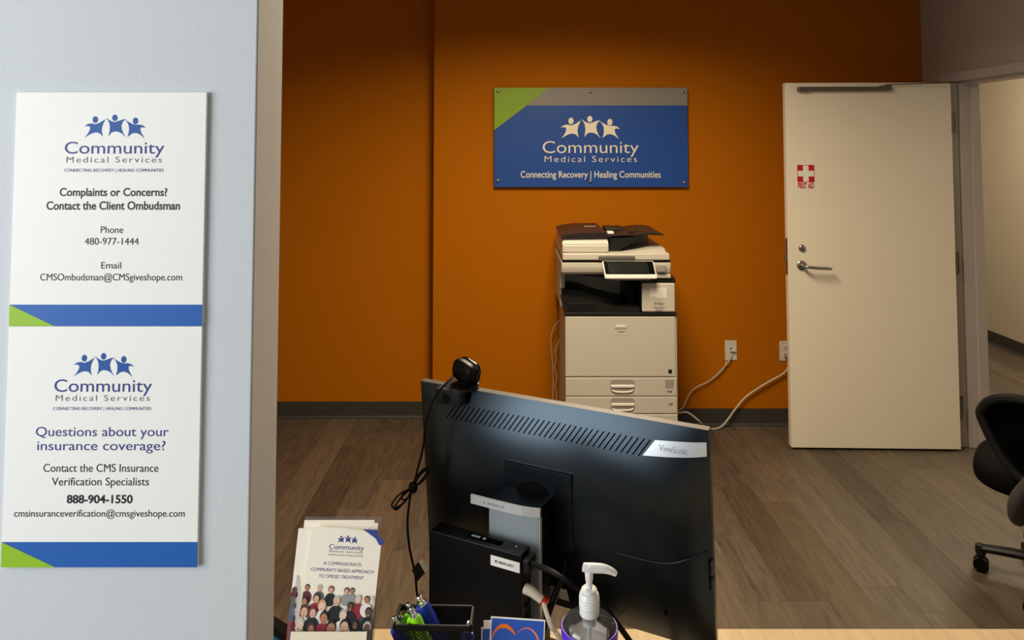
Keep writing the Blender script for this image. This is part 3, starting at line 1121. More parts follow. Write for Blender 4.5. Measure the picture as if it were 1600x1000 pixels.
NS = 38
for i in range(NS):
    f = i / (NS - 1)
    s0 = -.213 + f * (.165 + .213)
    surf([(s0, .1340), (s0 + .0024, .1340), (s0 + .0215, .1610), (s0 + .0191, .1610)], 1, 3, m_slot, 'vent_slot', shell, .0005)
pl = surf([(.1735, .136), (.2765, .1455), (.2765, .1685), (.1935, .1620)], 8, 3, m_silver, 'name_plate', mon, .0010)


def plate_fn(x, y, z):
    return mp(x, z, bulge(x, z) + .0016)


text('ViewSonic', m_silvermatt, pl, .2005, .2465, .1475, .0095, fn=plate_fn)
# square mount panel
bm = bmesh.new()
q = [(-.083, -.058), (.048, -.058), (.048, .083), (-.083, .083)]
a = [bm.verts.new(mp(s, t, .020)) for s, t in q]
b = [bm.verts.new(mp(s, t, .0362)) for s, t in q]
bm.faces.new(b)
for i in range(4):
    bm.faces.new((a[i], a[(i + 1) % 4], b[(i + 1) % 4], b[i]))
bmesh.ops.bevel(bm, geom=[e for e in bm.edges if all(v in b for v in e.verts)], offset=.0012, segments=2, affect='EDGES')
fin('mount_panel', bm, m_shell, mon)
bm = bmesh.new()
ring = [bm.verts.new(mp(-.028 + .036 * math.cos(R(k * 12)), .022 + .036 * math.sin(R(k * 12)), .0385)) for k in range(30)]
ring2 = [bm.verts.new(mp(-.028 + .036 * math.cos(R(k * 12)), .022 + .036 * math.sin(R(k * 12)), .034)) for k in range(30)]
bm.faces.new(ring)
for k in range(30):
    bm.faces.new((ring[k], ring[(k + 1) % 30], ring2[(k + 1) % 30], ring2[k]))
fin('swivel_disc', bm, m_black, mon)
# moulded ridge and buttons on the lower right
bm = bmesh.new()
tube(bm, [mp(.125, -.036, bulge(.125, -.036)), mp(.17, -.036, bulge(.17, -.036) + .001), mp(.212, -.033, bulge(.212, -.033) + .001), mp(.245, -.022, bulge(.245, -.022) + .001), mp(.273, -.013, bulge(.273, -.013) + .0005)], lambda t: .0006 + .0018 * t, 8)
fin('moulded_ridge', bm, m_shell, mon, True)
for t0, t1 in ((-.052, -.028), (-.081, -.057)):
    bm = bmesh.new()
    q = [(.2775, t0), (.2815, t0), (.2815, t1), (.2775, t1)]
    a = [bm.verts.new(mp(s, t, .008)) for s, t in q]
    b = [bm.verts.new(mp(s, t, -.004)) for s, t in q]
    bm.faces.new(a)
    bm.faces.new(b[::-1])
    for i in range(4):
        bm.faces.new((a[i], a[(i + 1) % 4], b[(i + 1) % 4], b[i]))
    fin('side_button', bm, m_chairgrey, mon)
surf([(.200, -.132), (.206, -.132), (.206, -.122), (.200, -.122)], 1, 2, m_slot, 'lock_slot', shell, .0006)
surf([(.184, -.129), (.190, -.129), (.190, -.1275), (.184, -.1275)], 1, 1, m_chairgrey, 'small_mark', shell, .0006)
surf([(.115, -.165), (.117, -.165), (.157, -.106), (.155, -.106)], 1, 6, m_dark, 'shell_seam', shell, .0006)
# rating stickers near the lower edge
sk = surf([(-.020, -.166), (.006, -.166), (.006, -.139), (-.020, -.139)], 3, 3, m_bluelabel, 'rating_sticker', mon, .0010)
for j in range(4):
    surf([(-.018, -.146 - j * .006), (-.004 + .002 * (j % 2), -.146 - j * .006), (-.004 + .002 * (j % 2), -.144 - j * .006), (-.018, -.144 - j * .006)], 2, 1, m_blueink, 'sticker_line', sk, .0016)
surf([(.006, -.166), (.0235, -.166), (.0235, -.139), (.006, -.139)], 3, 3, m_paper, 'rating_sticker', mon, .0010)
surf([(-.022, -.121), (-.012, -.121), (-.012, -.111), (-.022, -.111)], 2, 2, m_violet, 'small_sticker', mon, .0010)
# stand: hinge block, column with silver front, top bar, base


def zl(zw):
    return zw - DZ


box('hinge_block', (-.066, .004, -.072, -.030, zl(1.030), zl(1.071)), m_dark, mon, bev=.003)
col = box('stand_column', (-.086, .010, -.092, -.046, .010, zl(1.058)), m_black, mon, bev=.002)
box('silver_panel', (-.086, .0095, -.0945, -.092, .012, zl(1.058)), m_silvermatt, col, bev=.0008, seg=1)
box('silver_edge', (.0097, .0125, -.0945, -.086, .012, zl(1.058)), m_silver, col, bev=.0008, seg=1)
box('column_cap', (-.086, .012, -.094, -.034, zl(1.056), zl(1.072)), m_black, mon, bev=.002)
bm = bmesh.new()
path = [(-.118, -.103), (-.08, -.1035), (-.04, -.1035), (-.018, -.1025), (-.004, -.100), (.0128, -.0955)]
ar, br = [], []
for (x, y) in path:
    ar.append((bm.verts.new((x, y, zl(1.0595))), bm.verts.new((x, y, zl(1.0745)))))
    br.append((bm.verts.new((x, y + .004, zl(1.0595))), bm.verts.new((x, y + .004, zl(1.0745)))))
for i in range(len(path) - 1):
    bm.faces.new((ar[i][0], ar[i + 1][0], ar[i + 1][1], ar[i][1]))
    bm.faces.new((br[i][0], br[i][1], br[i + 1][1], br[i + 1][0]))
    bm.faces.new((ar[i][1], ar[i + 1][1], br[i + 1][1], br[i][1]))
    bm.faces.new((ar[i][0], br[i][0], br[i + 1][0], ar[i + 1][0]))
for i in (0, -1):
    bm.faces.new((ar[i][0], ar[i][1], br[i][1], br[i][0]))
bar = fin('silver_bar', bm, m_silver, mon)
bm = bmesh.new()
for j, (q0, q1) in enumerate(((-.092, -.089), (-.084, -.080), (-.079, -.076), (-.0745, -.0715), (-.070, -.067), (-.066, -.063), (-.061, -.059), (-.057, -.052))):
    B(bm, q0, q1, -.1041, -.1030, zl(1.0652), zl(1.0688))
fin('engraved_mark', bm, m_silvermatt, bar)
box('mount_bracket', (-.075, -.005, -.108, -.094, zl(.86), zl(1.0)), m_black, mon, bev=.002)
bm = bmesh.new()
B(bm, -.13, .07, -.13, .075, 0, .012, bev=.004)
fin('stand_base', bm, m_black, mon)

# ---------------------------------------------------------------- small computer clipped behind the monitor
u_ = Vector((math.cos(PSI), -math.sin(PSI), 0))
n_ = Vector((-math.sin(PSI), -math.cos(PSI), 0))
pcp = CM + u_ * (-.0895) + n_ * .1245
pc = thing('mini_computer', 'small black computer box mounted upright behind the monitor stand', 'computer', (pcp.x, pcp.y, .839), -PSI)
hw = .089
box('case_body', (-hw, hw, -.0165, .0165, 0, .178), m_black, pc, bev=.0018)
box('cover_edge', (-hw - .0006, hw + .0006, -.0175, -.0135, .0005, .1785), m_black, pc, bev=.0015)
sl = box('top_recess', (-.020, .045, -.006, .008, .1776, .1783), m_slot, pc)
bm = bmesh.new()
for j, (q0, q1) in enumerate(((-.014, -.010), (-.009, -.006), (-.005, -.002), (-.001, .002), (.008, .013))):
    B(bm, q0, q1, -.001, .004, .1783, .1787)
fin('recess_mark', bm, m_bluelabel, sl)
bm = bmesh.new()
lathe(bm, [(.0016, .1778), (.0014, .1788)], 10, (.070, .004, 0))
fin('status_light', bm, m_silver, pc)
sk = box('asset_sticker', (.033, .0885 - .0015, -.0182, -.0175, .150, .1665), m_paper, pc)
text('MC-808-EKG-00571', m_blackink, sk, .041, .076, .1565, .0038, y=-.0185, bold=.02)
box('side_module', (hw, hw + .012, -.014, .016, .148, .170), m_dark, pc, bev=.002)
for (z0, z1, y0, y1) in ((.086, .098, -.008, .006), (.066, .080, -.008, .006), (.046, .056, -.006, .004)):
    f = box('port', (hw - .001, hw + .0012, y0, y1, z0, z1), m_chairgrey, pc, bev=.0006, seg=1)
    box('port_opening', (hw + .001, hw + .0018, y0 + .002, y1 - .002, z0 + .002, z1 - .002), m_slot, f)
# its cables, ending in its side
cab = [(.056, 1.222, 1.006), (.081, 1.205, 1.001), (.106, 1.20, .986), (.137, 1.20, .969), (.19, 1.205, .90), (.24, 1.25, .80), (.26, 1.32, .746)]
st_ = pcp + u_ * (hw + .004)
bm = bmesh.new()
tube(bm, [(st_.x - .004, st_.y, 1.000)] + cab, .0046, 8)
pwc = tag(fin('power_cable', bm, m_wire, None, True), 'black power cable running from the small computer behind the pump bottle', 'cable', 'cables behind the monitor')
bm = bmesh.new()
tube(bm, [(.094, 1.318, .968), (.088, 1.30, .955), (.078, 1.285, .942), (.071, 1.28, .926), (.063, 1.28, .905), (.05, 1.285, .86), (.03, 1.29, .79), (.01, 1.30, .758)], .0055, 10)
tag(fin('video_cable', bm, m_wire, None, True), 'thick black cable bending down from the monitor beside its sticker', 'cable', 'cables behind the monitor')
eth = thing('network_cable', 'white network cable with red boot plugged into the small computer', 'cable', (st_.x, st_.y, .940), -PSI)
e_pts = to_local(eth, [(.060, 1.19, .940), (.068, 1.185, .932), (.078, 1.18, .918), (.083, 1.175, .90), (.086, 1.17, .86), (.09, 1.17, .80), (.11, 1.18, .748)])
bm = bmesh.new()
tube(bm, [(.030, -.006, .009)] + e_pts, .0038, 8)
fin('cable', bm, m_eth, eth, True)
bm = bmesh.new()
tube(bm, [(-.002, -.006, .020), (.010, -.006, .018), (.022, -.006, .013), (.032, -.006, .008)], lambda t: .0105 - .003 * t, 12, flatten=.8)
fin('connector_hood', bm, m_eth, eth, True)
bm = bmesh.new()
tube(bm, [(.029, -.006, .0095), (.037, -.006, .0055)], .0078, 12)
fin('red_boot', bm, m_redboot, eth, True)

# ---------------------------------------------------------------- webcam on the monitor's top edge
wc0 = mon.matrix_basis @ mp(-.195, MH / 2, 0)
wcm = thing('webcam', 'black webcam clipped on the top edge of the monitor with a dangling cable', 'webcam', tuple(wc0), -PSI)


def wl(s, t, off):
    return mp(s, t, off) - mp(-.195, MH / 2, 0)


bm = bmesh.new()
super_ell(bm, (0, 0, 0), .030, .013, .0155, .42, 28, 14)
for v in bm.verts:
    v.co = wl(-.199 + v.co.x, .1805 + v.co.z, .022 + v.co.y * -1)
leg_ = fin('clip_leg', bm, m_clip, wcm, True)
bm = bmesh.new()
for rr_ in (.0085,):
    lathe(bm, [(rr_, 0), (rr_, .0012), (rr_ - .0012, .0013)], 24, (0, 0, 0), 'Y')
for v in bm.verts:
    v.co = wl(-.200 + v.co.x, .1805 + v.co.z, .0348 - v.co.y)
fin('clip_disc', bm, m_black, leg_, True)
bm = bmesh.new()
super_ell(bm, (0, 0, .003), .032, .030, .0034, .6, 36, 10)
for v in bm.verts:
    v.co = wl(-.186 + v.co.x, .191 + v.co.z, -v.co.y)
fin('clip_plate', bm, m_dark, wcm, True)
bm = bmesh.new()
super_ell(bm, (0, 0, 0), .0275, .0125, .0205, .66, 40, 22)
rot = Matrix.Rotation(R(-14), 4, 'Z') @ Matrix.Rotation(R(15), 4, 'Y')
for v in bm.verts:
    v.co = wl(-.182, .219, -.006) + rot @ v.co
hd = fin('camera_head', bm, m_black, wcm, True)
bm = bmesh.new()
super_ell(bm, (0, 0, 0), .0285, .0075, .0215, .66, 40, 16)
for v in bm.verts:
    v.co = wl(-.180, .219, -.006) + rot @ (v.co + Vector((0, .011, 0)))
fin('gloss_front_rim', bm, m_blackgloss, hd, True)
bm = bmesh.new()
B(bm, -.008, .008, -.01, .012, -.006, .004, bev=.002)
for v in bm.verts:
    v.co = wl(-.178 + v.co.x, .199 + v.co.z, -v.co.y)
fin('tilt_joint', bm, m_black, wcm)
cabw = [(-.108, 1.436, 1.252), (-.116, 1.415, 1.248), (-.130, 1.398, 1.237), (-.148, 1.395, 1.212), (-.160, 1.395, 1.172), (-.166, 1.40, 1.125), (-.179, 1.41, 1.074), (-.190, 1.41, 1.033), (-.195, 1.41, .986), (-.191, 1.41, .939), (-.179, 1.40, .898), (-.174, 1.39, .868), (-.165, 1.38, .850)]
bm = bmesh.new()
tube(bm, to_local(wcm, cabw), .0021, 8)
wcab = fin('webcam_cable', bm, m_wire, wcm, True)
kn = Vector((-.185, 1.408, 1.050))
for dx0, dz0, wid in ((.027, .034, .007), (.024, .030, .004), (-.019, -.020, .006), (-.036, -.034, .008), (-.032, -.038, .005)):
    bm = bmesh.new()
    d = Vector((dx0, 0, dz0))
    s = Vector((-dz0, 0, dx0)).normalized() * wid
    lp = [kn, kn + d * .5 + s, kn + d * .95 + s * .7, kn + d * 1.05, kn + d * .95 - s * .7, kn + d * .5 - s, kn]
    tube(bm, to_local(wcm, lp), .0018, 6, 5)
    fin('cable_loop', bm, m_wire, wcab, True)
bm = bmesh.new()
super_ell(bm, (0, 0, 0), .0085, .007, .0105, .8, 16, 10)
kl = to_local(wcm, [kn])[0]
for v in bm.verts:
    v.co += kl
fin('cable_tie', bm, m_black, wcab, True)
for nm, mt, y_, tg in (('cable_tag', m_dark, 1.394, [(-.1845, .9075), (-.172, .9235), (-.160, .9035), (-.1735, .888)]),
                       ('tag_label', m_paper, 1.3935, [(-.172, .9235), (-.1655, .9295), (-.1525, .9105), (-.160, .9035)])):
    f_ = to_local(wcm, [(x, y_, z) for x, z in tg])
    g_ = to_local(wcm, [(x, y_ + .0008, z) for x, z in tg])
    bm = bmesh.new()
    f_, g_ = [bm.verts.new(p) for p in f_], [bm.verts.new(p) for p in g_]
    bm.faces.new(f_)
    bm.faces.new(g_[::-1])
    for i in range(4):
        bm.faces.new((f_[i], f_[(i + 1) % 4], g_[(i + 1) % 4], g_[i]))
    fin(nm, bm, mt, wcab)
bm = bmesh.new()
tube(bm, to_local(wcm, [(-.168, 1.38, .862), (-.160, 1.372, .840)]), .0055, 10)
fin('usb_plug', bm, m_black, wcab, True)

# ---------------------------------------------------------------- brochures in a clear stand
LEAN = R(25)
BX, BY, BZ = -.2265, .9100, .984


def bp(x, v, d=0.0):
    return (x, v * math.sin(LEAN) - d * math.cos(LEAN), v * math.cos(LEAN) + d * math.sin(LEAN))


def bbox(bm, x0, x1, v0, v1, d0, d1, bev=0):
    n0 = len(bm.verts)
    bm2 = bmesh.new()
    B(bm2, x0, x1, d0, d1, v0, v1, bev=bev)
    me = bpy.data.meshes.new('tmp')
    for v in bm2.verts:
        v.co = Vector(bp(v.co.x, v.co.z, v.co.y))
    bm2.to_mesh(me)
    bm2.free()
    bm.from_mesh(me)
    bpy.data.meshes.remove(me)


hold = thing('brochure_holder', 'clear acrylic brochure holder with cream front pocket on the counter', 'holder', (BX, BY, LZ))
HZ = BZ - LZ


def hfin(name, d, mat, bev=0):
    bm = bmesh.new()
    bbox(bm, *d, bev=bev)
    o = fin(name, bm, mat, hold)
    o.location = (0, 0, HZ)
    return o


hfin('back_plate', (-.052, .052, -.012, .2315, -.012, -.0095), m_acryl)
hfin('pocket_front', (-.0505, .0485, -.012, .1082, .0125, .0145), m_acryl)
hfin('pocket_card', (-.047, .047, -.004, .1075, .0148, .0156), m_cream)
for s_ in (-1, 1):
    bm = bmesh.new()
    prism_pts = [(-.012, -.012), (-.012, .175), (.0, .165), (.0145, .105), (.0145, -.012)]
    a = [bm.verts.new(bp(s_ * .0515, v, d)) for d, v in prism_pts]
    b = [bm.verts.new(bp(s_ * .0495, v, d)) for d, v in prism_pts]
    bm.faces.new(a)
    bm.faces.new(b[::-1])
    for i in range(5):
        bm.faces.new((a[i], b[i], b[(i + 1) % 5], a[(i + 1) % 5]))
    o = fin('side_wall', bm, m_acryl, hold)
    o.location = (0, 0, HZ)
hfin('pocket_floor', (-.0505, .0505, -.012, -.009, -.0095, .0125), m_acryl)
bm = bmesh.new()
B(bm, -.05, .05, -.01, .105, 0, .003)
fin('foot_plate', bm, m_acryl, hold)
bm = bmesh.new()
prism(bm, [(-.03, .002), (.03, .002), (.03, .16), (-.03, .16)], .094, .097)
for v in bm.verts:
    v.co.y = v.co.y
fin('back_strut', bm, m_acryl, hold)

PWB, PHB = .0935, .219
# front brochure artwork units -> (u, v)


def bu(x, y):
    l = 225 - 93 * (y - 135) / 1000
    r = 757 - 60 * (y - 235) / 1000
    return ((x - l) / (r - l) - .5) * PWB


def bv(y):
    return PHB + .001 - (y - 135) / 810 * .115


def brochure(label, du, dv, dd, roll, outline=None):
    t = thing('brochure', label, 'brochure', (BX + du, BY - dd * math.cos(LEAN), BZ + dv * math.cos(LEAN) + dd * math.sin(LEAN)), 0, 'brochures in the clear holder')
    t.rotation_euler = (-LEAN, 0, 0)
    t.rotation_euler = (Matrix.Rotation(-LEAN, 3, 'X') @ Matrix.Rotation(R(roll), 3, 'Y')).to_euler()
    bm = bmesh.new()
    if outline is None:
        outline = [(-PWB / 2, 0), (PWB / 2, 0), (PWB / 2, PHB), (-PWB / 2, PHB)]
    prism(bm, outline, -.0006, .0004)
    fin('leaflet', bm, m_leaf, t)
    return t


curl = [(-PWB / 2, 0), (PWB / 2, 0), (PWB / 2, .2035), (PWB / 2 - .004, .2085), (PWB / 2 - .011, .2135), (PWB / 2 - .025, .2168), (PWB / 2 - .05, .2185), (-PWB / 2, PHB)]
b3 = brochure('white brochure edge standing hindmost in the clear holder', -.004, .0105, -.0075, 0)
b2 = brochure('white brochure standing second from the back of the clear holder', -.0010, .0070, -.0050, .6)
b1 = brochure('crowd-photo brochure peeking out behind the front one in the holder', -.0085, -.0005, -.001, -.4)
bf = brochure('front white brochure about opioid treatment with crowd photo in the holder', 0, 0, .0045, 2.4, curl)
# blue flap of the sheet behind, showing over the curled corner
bm = bmesh.new()
prism(bm, [(.020, .2185), (PWB / 2 - .006, .2185), (PWB / 2 - .005, .2125), (PWB / 2 + .004, .2065), (PWB / 2 + .003, .2025), (PWB / 2 - .002, .2010), (PWB / 2 - .008, .2085), (.028, .2145)], -.0012, -.0006)
fin('blue_flap', bm, m_violet, bf)
FY = -.0009
emblem(m_violet, bf, bu(418, 268), bu(578, 268), bv(268), bv(203), FY)
text('Community', m_violet, bf, bu(360, 315), bu(625, 315), bv(315), bv(277) - bv(315), y=FY, bold=-.004)
text('Medical Services', m_greyink, bf, bu(362, 341), bu(617, 341), bv(341), bv(322) - bv(341), y=FY, space=1.25)
text('CONNECTING RECOVERY | HEALING COMMUNITIES', m_greyink, bf, bu(355, 366), bu(620, 366), bv(366), bv(354) - bv(366), y=FY)
text('A COMPASSIONATE,', m_violet, bf, bu(323, 440), bu(617, 440), bv(440), bv(415) - bv(440), y=FY, bold=-.008)
text('COMMUNITY-BASED APPROACH', m_violet, bf, bu(230, 492), bu(706, 492), bv(492), bv(466) - bv(492), y=FY, bold=-.008)
text('TO OPIOID TREATMENT', m_violet, bf, bu(292, 541), bu(633, 541), bv(541), bv(515) - bv(541), y=FY, bold=-.008)
# printed group photo: generic figures, back rows first
skin = [M('print_skin_a', '#d9a98c', .5), M('print_skin_b', '#b57b58', .5), M('print_skin_c', '#6b4330', .5), M('print_skin_d', '#e8c2a8', .5)]
cloth = {k: M('print_cloth_' + k, c, .5) for k, c in dict(maroon='#5d1f2b', black='#17161a', grey='#8f8f90', slate='#54555c', white='#e6e0d8', red='#8e2330', blue='#4a5568').items()}
hair = {k: M('print_hair_' + k, c, .5) for k, c in dict(dark='#1d1615', brown='#4a2c20', blonde='#c09a6a', grey='#b9b2aa', auburn='#6a3826').items()}
people = [  # x, y, r, skin, hair, cloth
    (165, 640, 15, 0, 'dark', 'maroon'), (210, 625, 19, 1, 'dark', 'maroon'), (305, 622, 19, 0, 'grey', 'slate'), (392, 632, 19, 0, 'auburn', 'black'), (510, 635, 17, 0, 'brown', 'grey'), (552, 632, 17, 1, 'dark', 'grey'),
    (150, 712, 20, 1, 'dark', 'slate'), (285, 702, 24, 0, 'brown', 'red'), (602, 692, 23, 3, 'grey', 'red'), (668, 692, 20, 1, 'dark', 'white'), (440, 712, 27, 0, 'grey', 'black'),
    (195, 730, 26, 1, 'dark', 'slate'), (330, 755, 29, 3, 'blonde', 'white'), (545, 750, 25, 2, 'dark', 'black'), (150, 750, 20, 0, 'dark', 'red'), (685, 785, 26, 2, 'dark', 'black'),
    (148, 825, 22, 0, 'dark', 'blue'), (200, 802, 32, 0, 'brown', 'white'), (265, 806, 27, 0, 'auburn', 'black'), (350, 840, 32, 1, 'dark', 'red'), (495, 815, 29, 3, 'grey', 'white'),
    (590, 880, 22, 2, 'dark', 'black'), (410, 915, 40, 1, 'dark', 'black'), (510, 898, 38, 0, 'dark', 'white'), (682, 898, 32, 2, 'grey', 'slate'), (165, 900, 40, 3, 'grey', 'red'), (260, 925, 26, 1, 'brown', 'maroon')]
lay = FY - .00004
crowd_bm, crowd_mats = bmesh.new(), []


def put(mat, pts):
    global lay
    lay -= .000022
    if mat not in crowd_mats:
        crowd_mats.append(mat)
    bm = crowd_bm
    lo, vv = PWB / 2 - .0008, .1005
    out = [(min(lo, max(-lo, x)), max(vv, z)) for x, z in pts]
    bm.faces.new([bm.verts.new((x, lay, z)) for x, z in out]).material_index = crowd_mats.index(mat)


SC = .0935 / 540
put(cloth['slate'], [(-.046, .100)] + [(-.046 + .092 * i / 12, .128 + .006 * math.sin(i * 2.3)) for i in range(13)] + [(.046, .100)])
for (x, y, r, s_, h_, c_) in people:
    cx, cz, rr = bu(x, y), bv(y), r * SC
    put(cloth[c_], ell(cx, cz - rr * 3.1, rr * 2.1, rr * 2.2, 14))
    put(hair[h_], ell(cx, cz + rr * .25, rr * (1.1 if h_ in ('auburn', 'blonde', 'brown') else .95), rr * (1.25 if h_ in ('auburn', 'blonde', 'brown') else 1.1), 14))
    put(skin[s_], ell(cx, cz - rr * .1, rr * .78, rr * 1.0, 14))
    put(hair[h_], ell(cx - rr * .28, cz + rr * .1, rr * .1, rr * .07, 6))
    put(hair[h_], ell(cx + rr * .28, cz + rr * .1, rr * .1, rr * .07, 6))
    put(hair['auburn'] if s_ != 2 else cloth['white'], ell(cx, cz - rr * .55, rr * .26, rr * .07, 8))
gp = fin('group_photo', crowd_bm, crowd_mats, bf)
gp['kind'] = 'stuff'
for (x, y, r, s_, h_, c_) in ((-.043, .150, .0032, 0, 'dark', 'maroon'), (-.044, .139, .0036, 1, 'dark', 'slate'), (-.044, .126, .004, 0, 'dark', 'blue'), (-.043, .112, .0055, 3, 'grey', 'red')):
    bm = bmesh.new()
    flat(bm, [(max(-PWB / 2, a), b) for a, b in ell(x, y - r * 1.6, r * 1.5, r * 1.4, 12)], -.0008)
    flat(bm, [(max(-PWB / 2, a), b) for a, b in ell(x, y, r, r * 1.2, 12)], -.0010)
    fin('printed_person', bm, cloth[c_], b1)['kind'] = 'stuff'

# ---------------------------------------------------------------- wire pen cup with pens
cup = thing('pen_cup', 'black wire mesh pen cup on the counter', 'cup', (-.0985, .968, LZ), R(-1.5))
CW, CD, CH = .0475, .020, .122
bm = bmesh.new()
for (xa, ya, xb, yb) in ((-CW, -CD, CW, -CD), (CW, -CD, CW, CD), (CW, CD, -CW, CD), (-CW, CD, -CW, -CD)):
    B(bm, min(xa, xb) - .0022, max(xa, xb) + .0022, min(ya, yb) - .0022, max(ya, yb) + .0022, CH - .007, CH, bev=.001, seg=1)
fin('rim', bm, m_wire, cup)
box('cup_floor', (-CW, CW, -CD, CD, 0, .003), m_wire, cup)


def mesh_side(length, height, place, name='wire_side'):
    bm = bmesh.new()
    step, wv = .0044, .00042
    for sgn in (1, -1):
        k = -height
        while k < length + height:
            # diagonal line from (k,0) going up
            p0, p1 = (k, 0.0), (k + sgn * height, height)
            (xa, za), (xb, zb) = p0, p1
            tmin, tmax = 0.0, 1.0
            dx = xb - xa
            for lo, hi in ((0, length),):
                t0, t1 = (lo - xa) / dx, (hi - xa) / dx
                tmin, tmax = max(tmin, min(t0, t1)), min(tmax, max(t0, t1))
            if tmax - tmin > .01:
                A = (xa + dx * tmin, height * tmin)
                Bq = (xa + dx * tmax, height * tmax)
                nn = Vector((-(Bq[1] - A[1]), Bq[0] - A[0])).normalized() * wv
                f, bk = [], []
                for dd, lst in ((-wv, f), (wv, bk)):
                    for qx, qz in ((A[0] + nn.x, A[1] + nn.y), (Bq[0] + nn.x, Bq[1] + nn.y), (Bq[0] - nn.x, Bq[1] - nn.y), (A[0] - nn.x, A[1] - nn.y)):
                        lst.append(bm.verts.new(place(qx, dd, qz)))
                bm.faces.new(f)
                bm.faces.new(bk[::-1])
            k += step
    o = fin(name, bm, m_wire, cup)
    o['kind'] = 'stuff'


mesh_side(2 * CW, CH - .005, lambda x, d, z: (x - CW, -CD + d, z))
mesh_side(2 * CW, CH - .005, lambda x, d, z: (x - CW, CD + d, z))
mesh_side(2 * CD, CH - .005, lambda x, d, z: (-CW + d, x - CD, z))
mesh_side(2 * CD, CH - .005, lambda x, d, z: (CW + d, x - CD, z))


def pen(label, top, bottom, mat, r=.0064, clip=1):
    """top and bottom of the pen's axis in world space"""
    top, bottom = Vector(top), Vector(bottom)
    ax = (top - bottom)
    L = ax.length
    t = thing('pen', label, 'pen', tuple(bottom), 0, 'pens in the wire cup')
    t.rotation_euler = ax.to_track_quat('Z', 'Y').to_euler()
    bm = bmesh.new()
    lathe(bm, [(.0012, 0), (.0035, .012), (r * .85, .02), (r, .035), (r, L * .55), (r * .97, L - .016), (r * .8, L - .012)], 16)
    fin('barrel', bm, mat, t, True)
    bm = bmesh.new()
    lathe(bm, [(r * .72, L - .0125), (r * .66, L - .008), (r * .45, L - .0075), (r * .45, L - .001), (r * .34, L)], 14)
    fin('clicker', bm, m_chrome, t, True)
    bm = bmesh.new()
    B(bm, -.0026 * clip, .0026 * clip, -r - .0042, -r - .0016, L - .055, L - .014, bev=.001, seg=1)
    B(bm, -.0026 * clip, .0026 * clip, -r - .003, -r * .5, L - .020, L - .012, bev=.001, seg=1)
    fin('clip', bm, mat, t)
    return t


F = LZ + .006
pen('blue pen leaning lowest at the outer corner of the wire cup', (-.1490, .957, 1.0965), (-.095, .956, F), m_penblue, .0066)
pen('green pen lowest of the green ones in the wire cup', (-.1465, .9790, 1.0905), (-.102, .9780, F), m_pengreen, .0066)
pen('green pen standing tallest of the green ones in the wire cup', (-.1340, .9750, 1.1020), (-.081, .9760, F), m_pengreen, .0070)
pen('green pen with a broad clip nearest the blue pens in the wire cup', (-.1275, .9565, 1.1080), (-.069, .9570, F), m_pengreen, .0076, 1.6)
pen('thick blue pen rising tallest from the wire cup', (-.1200, .9760, 1.1105), (-.051, .9790, F), m_penblue, .0084, 1.7)
pen('blue pen with chrome end resting in the far corner of the wire cup', (-.0545, .962, 1.087), (-.078, .966, F), m_penblue, .0058)
pen('teal pen deep inside the wire cup seen through its mesh', (-.088, .9560, 1.066), (-.057, .9550, F + .002), m_penteal, .0052)

# ---------------------------------------------------------------- heart cards
CX, CY = .001, .950
CL = R(10)
CWD, CHT = .0695, .1065


def card(label, du, dd, roll, art, dz=0, h=CHT):
    t = thing('card', label, 'card', (CX + du, CY + dd, LZ + .005 + dz), 0, 'heart cards on the counter')
    t.rotation_euler = (Matrix.Rotation(-CL, 3, 'X') @ Matrix.Rotation(R(roll), 3, 'Y')).to_euler()
    box('stock', (-CWD / 2, CWD / 2, -.0003, .0003, 0, h), m_paper, t)
    if art:
        mg = .0016
        box('blue_print', (-CWD / 2 + mg, CWD / 2 - mg, -.0007, -.0003, mg, h - mg), m_cardblue, t)
    return t


card('plain cream card standing hindmost behind the heart cards', -.0015, .0055, -.6, False, .0015)
card('blue heart card sticking out behind the front heart card', -.0055, .003, 0, True, -.006)
cf = card('front blue card with orange heart outline on the counter', 0, 0, 3.4, True, h=CHT + .007)


def crescent(x0, x1, pts_out, pts_in, mat, name):
    bm = bmesh.new()
    n = len(pts_out)
    for i in range(n - 1):
        bm.faces.new([bm.verts.new((p[0], -.0010, p[1])) for p in (pts_out[i], pts_out[i + 1], pts_in[i + 1], pts_in[i])])
    fin(name, bm, mat, cf)


def cu(x):
    return (x - 870) / 1235 * CWD


def cv(y):
    return CHT + .007 - (y - 180) / 1235 * CWD * 1.06


lo = [(268, 760), (272, 655), (300, 540), (350, 430), (420, 350), (490, 308), (560, 295), (630, 300), (700, 335), (760, 385), (810, 445), (835, 490)]
li = [(292, 760), (298, 655), (325, 550), (380, 455), (440, 405), (500, 385), (560, 380), (620, 385), (680, 405), (740, 440), (795, 480), (832, 495)]
crescent(0, 0, [(cu(x), cv(y)) for x, y in lo], [(cu(x), cv(y)) for x, y in li], m_orangeink, 'heart_outline')
ro = [(860, 480), (900, 420), (960, 370), (1030, 345), (1100, 338), (1180, 352), (1260, 400), (1320, 460), (1365, 540), (1395, 640), (1400, 760)]
ri = [(862, 486), (905, 430), (965, 384), (1035, 364), (1100, 362), (1165, 380), (1235, 430), (1290, 490), (1325, 560), (1345, 640), (1352, 760)]
crescent(0, 0, [(cu(x), cv(y)) for x, y in ro], [(cu(x), cv(y)) for x, y in ri], m_pink, 'heart_outline')
bm = bmesh.new()
for p in (((268, 760), (292, 760), (560, 1180), (835, 1420), (835, 1390), (590, 1150)), ((1400, 760), (1352, 760), (1100, 1150), (835, 1390), (835, 1420), (1130, 1180))):
    bm.faces.new([bm.verts.new((cu(x), -.0010, cv(y))) for x, y in p])
fin('heart_point', bm, m_pink, cf)
text('#End', m_paper, cf, cu(520), cu(1148), cv(800), cv(600) - cv(800), y=-.0011, bold=.03)
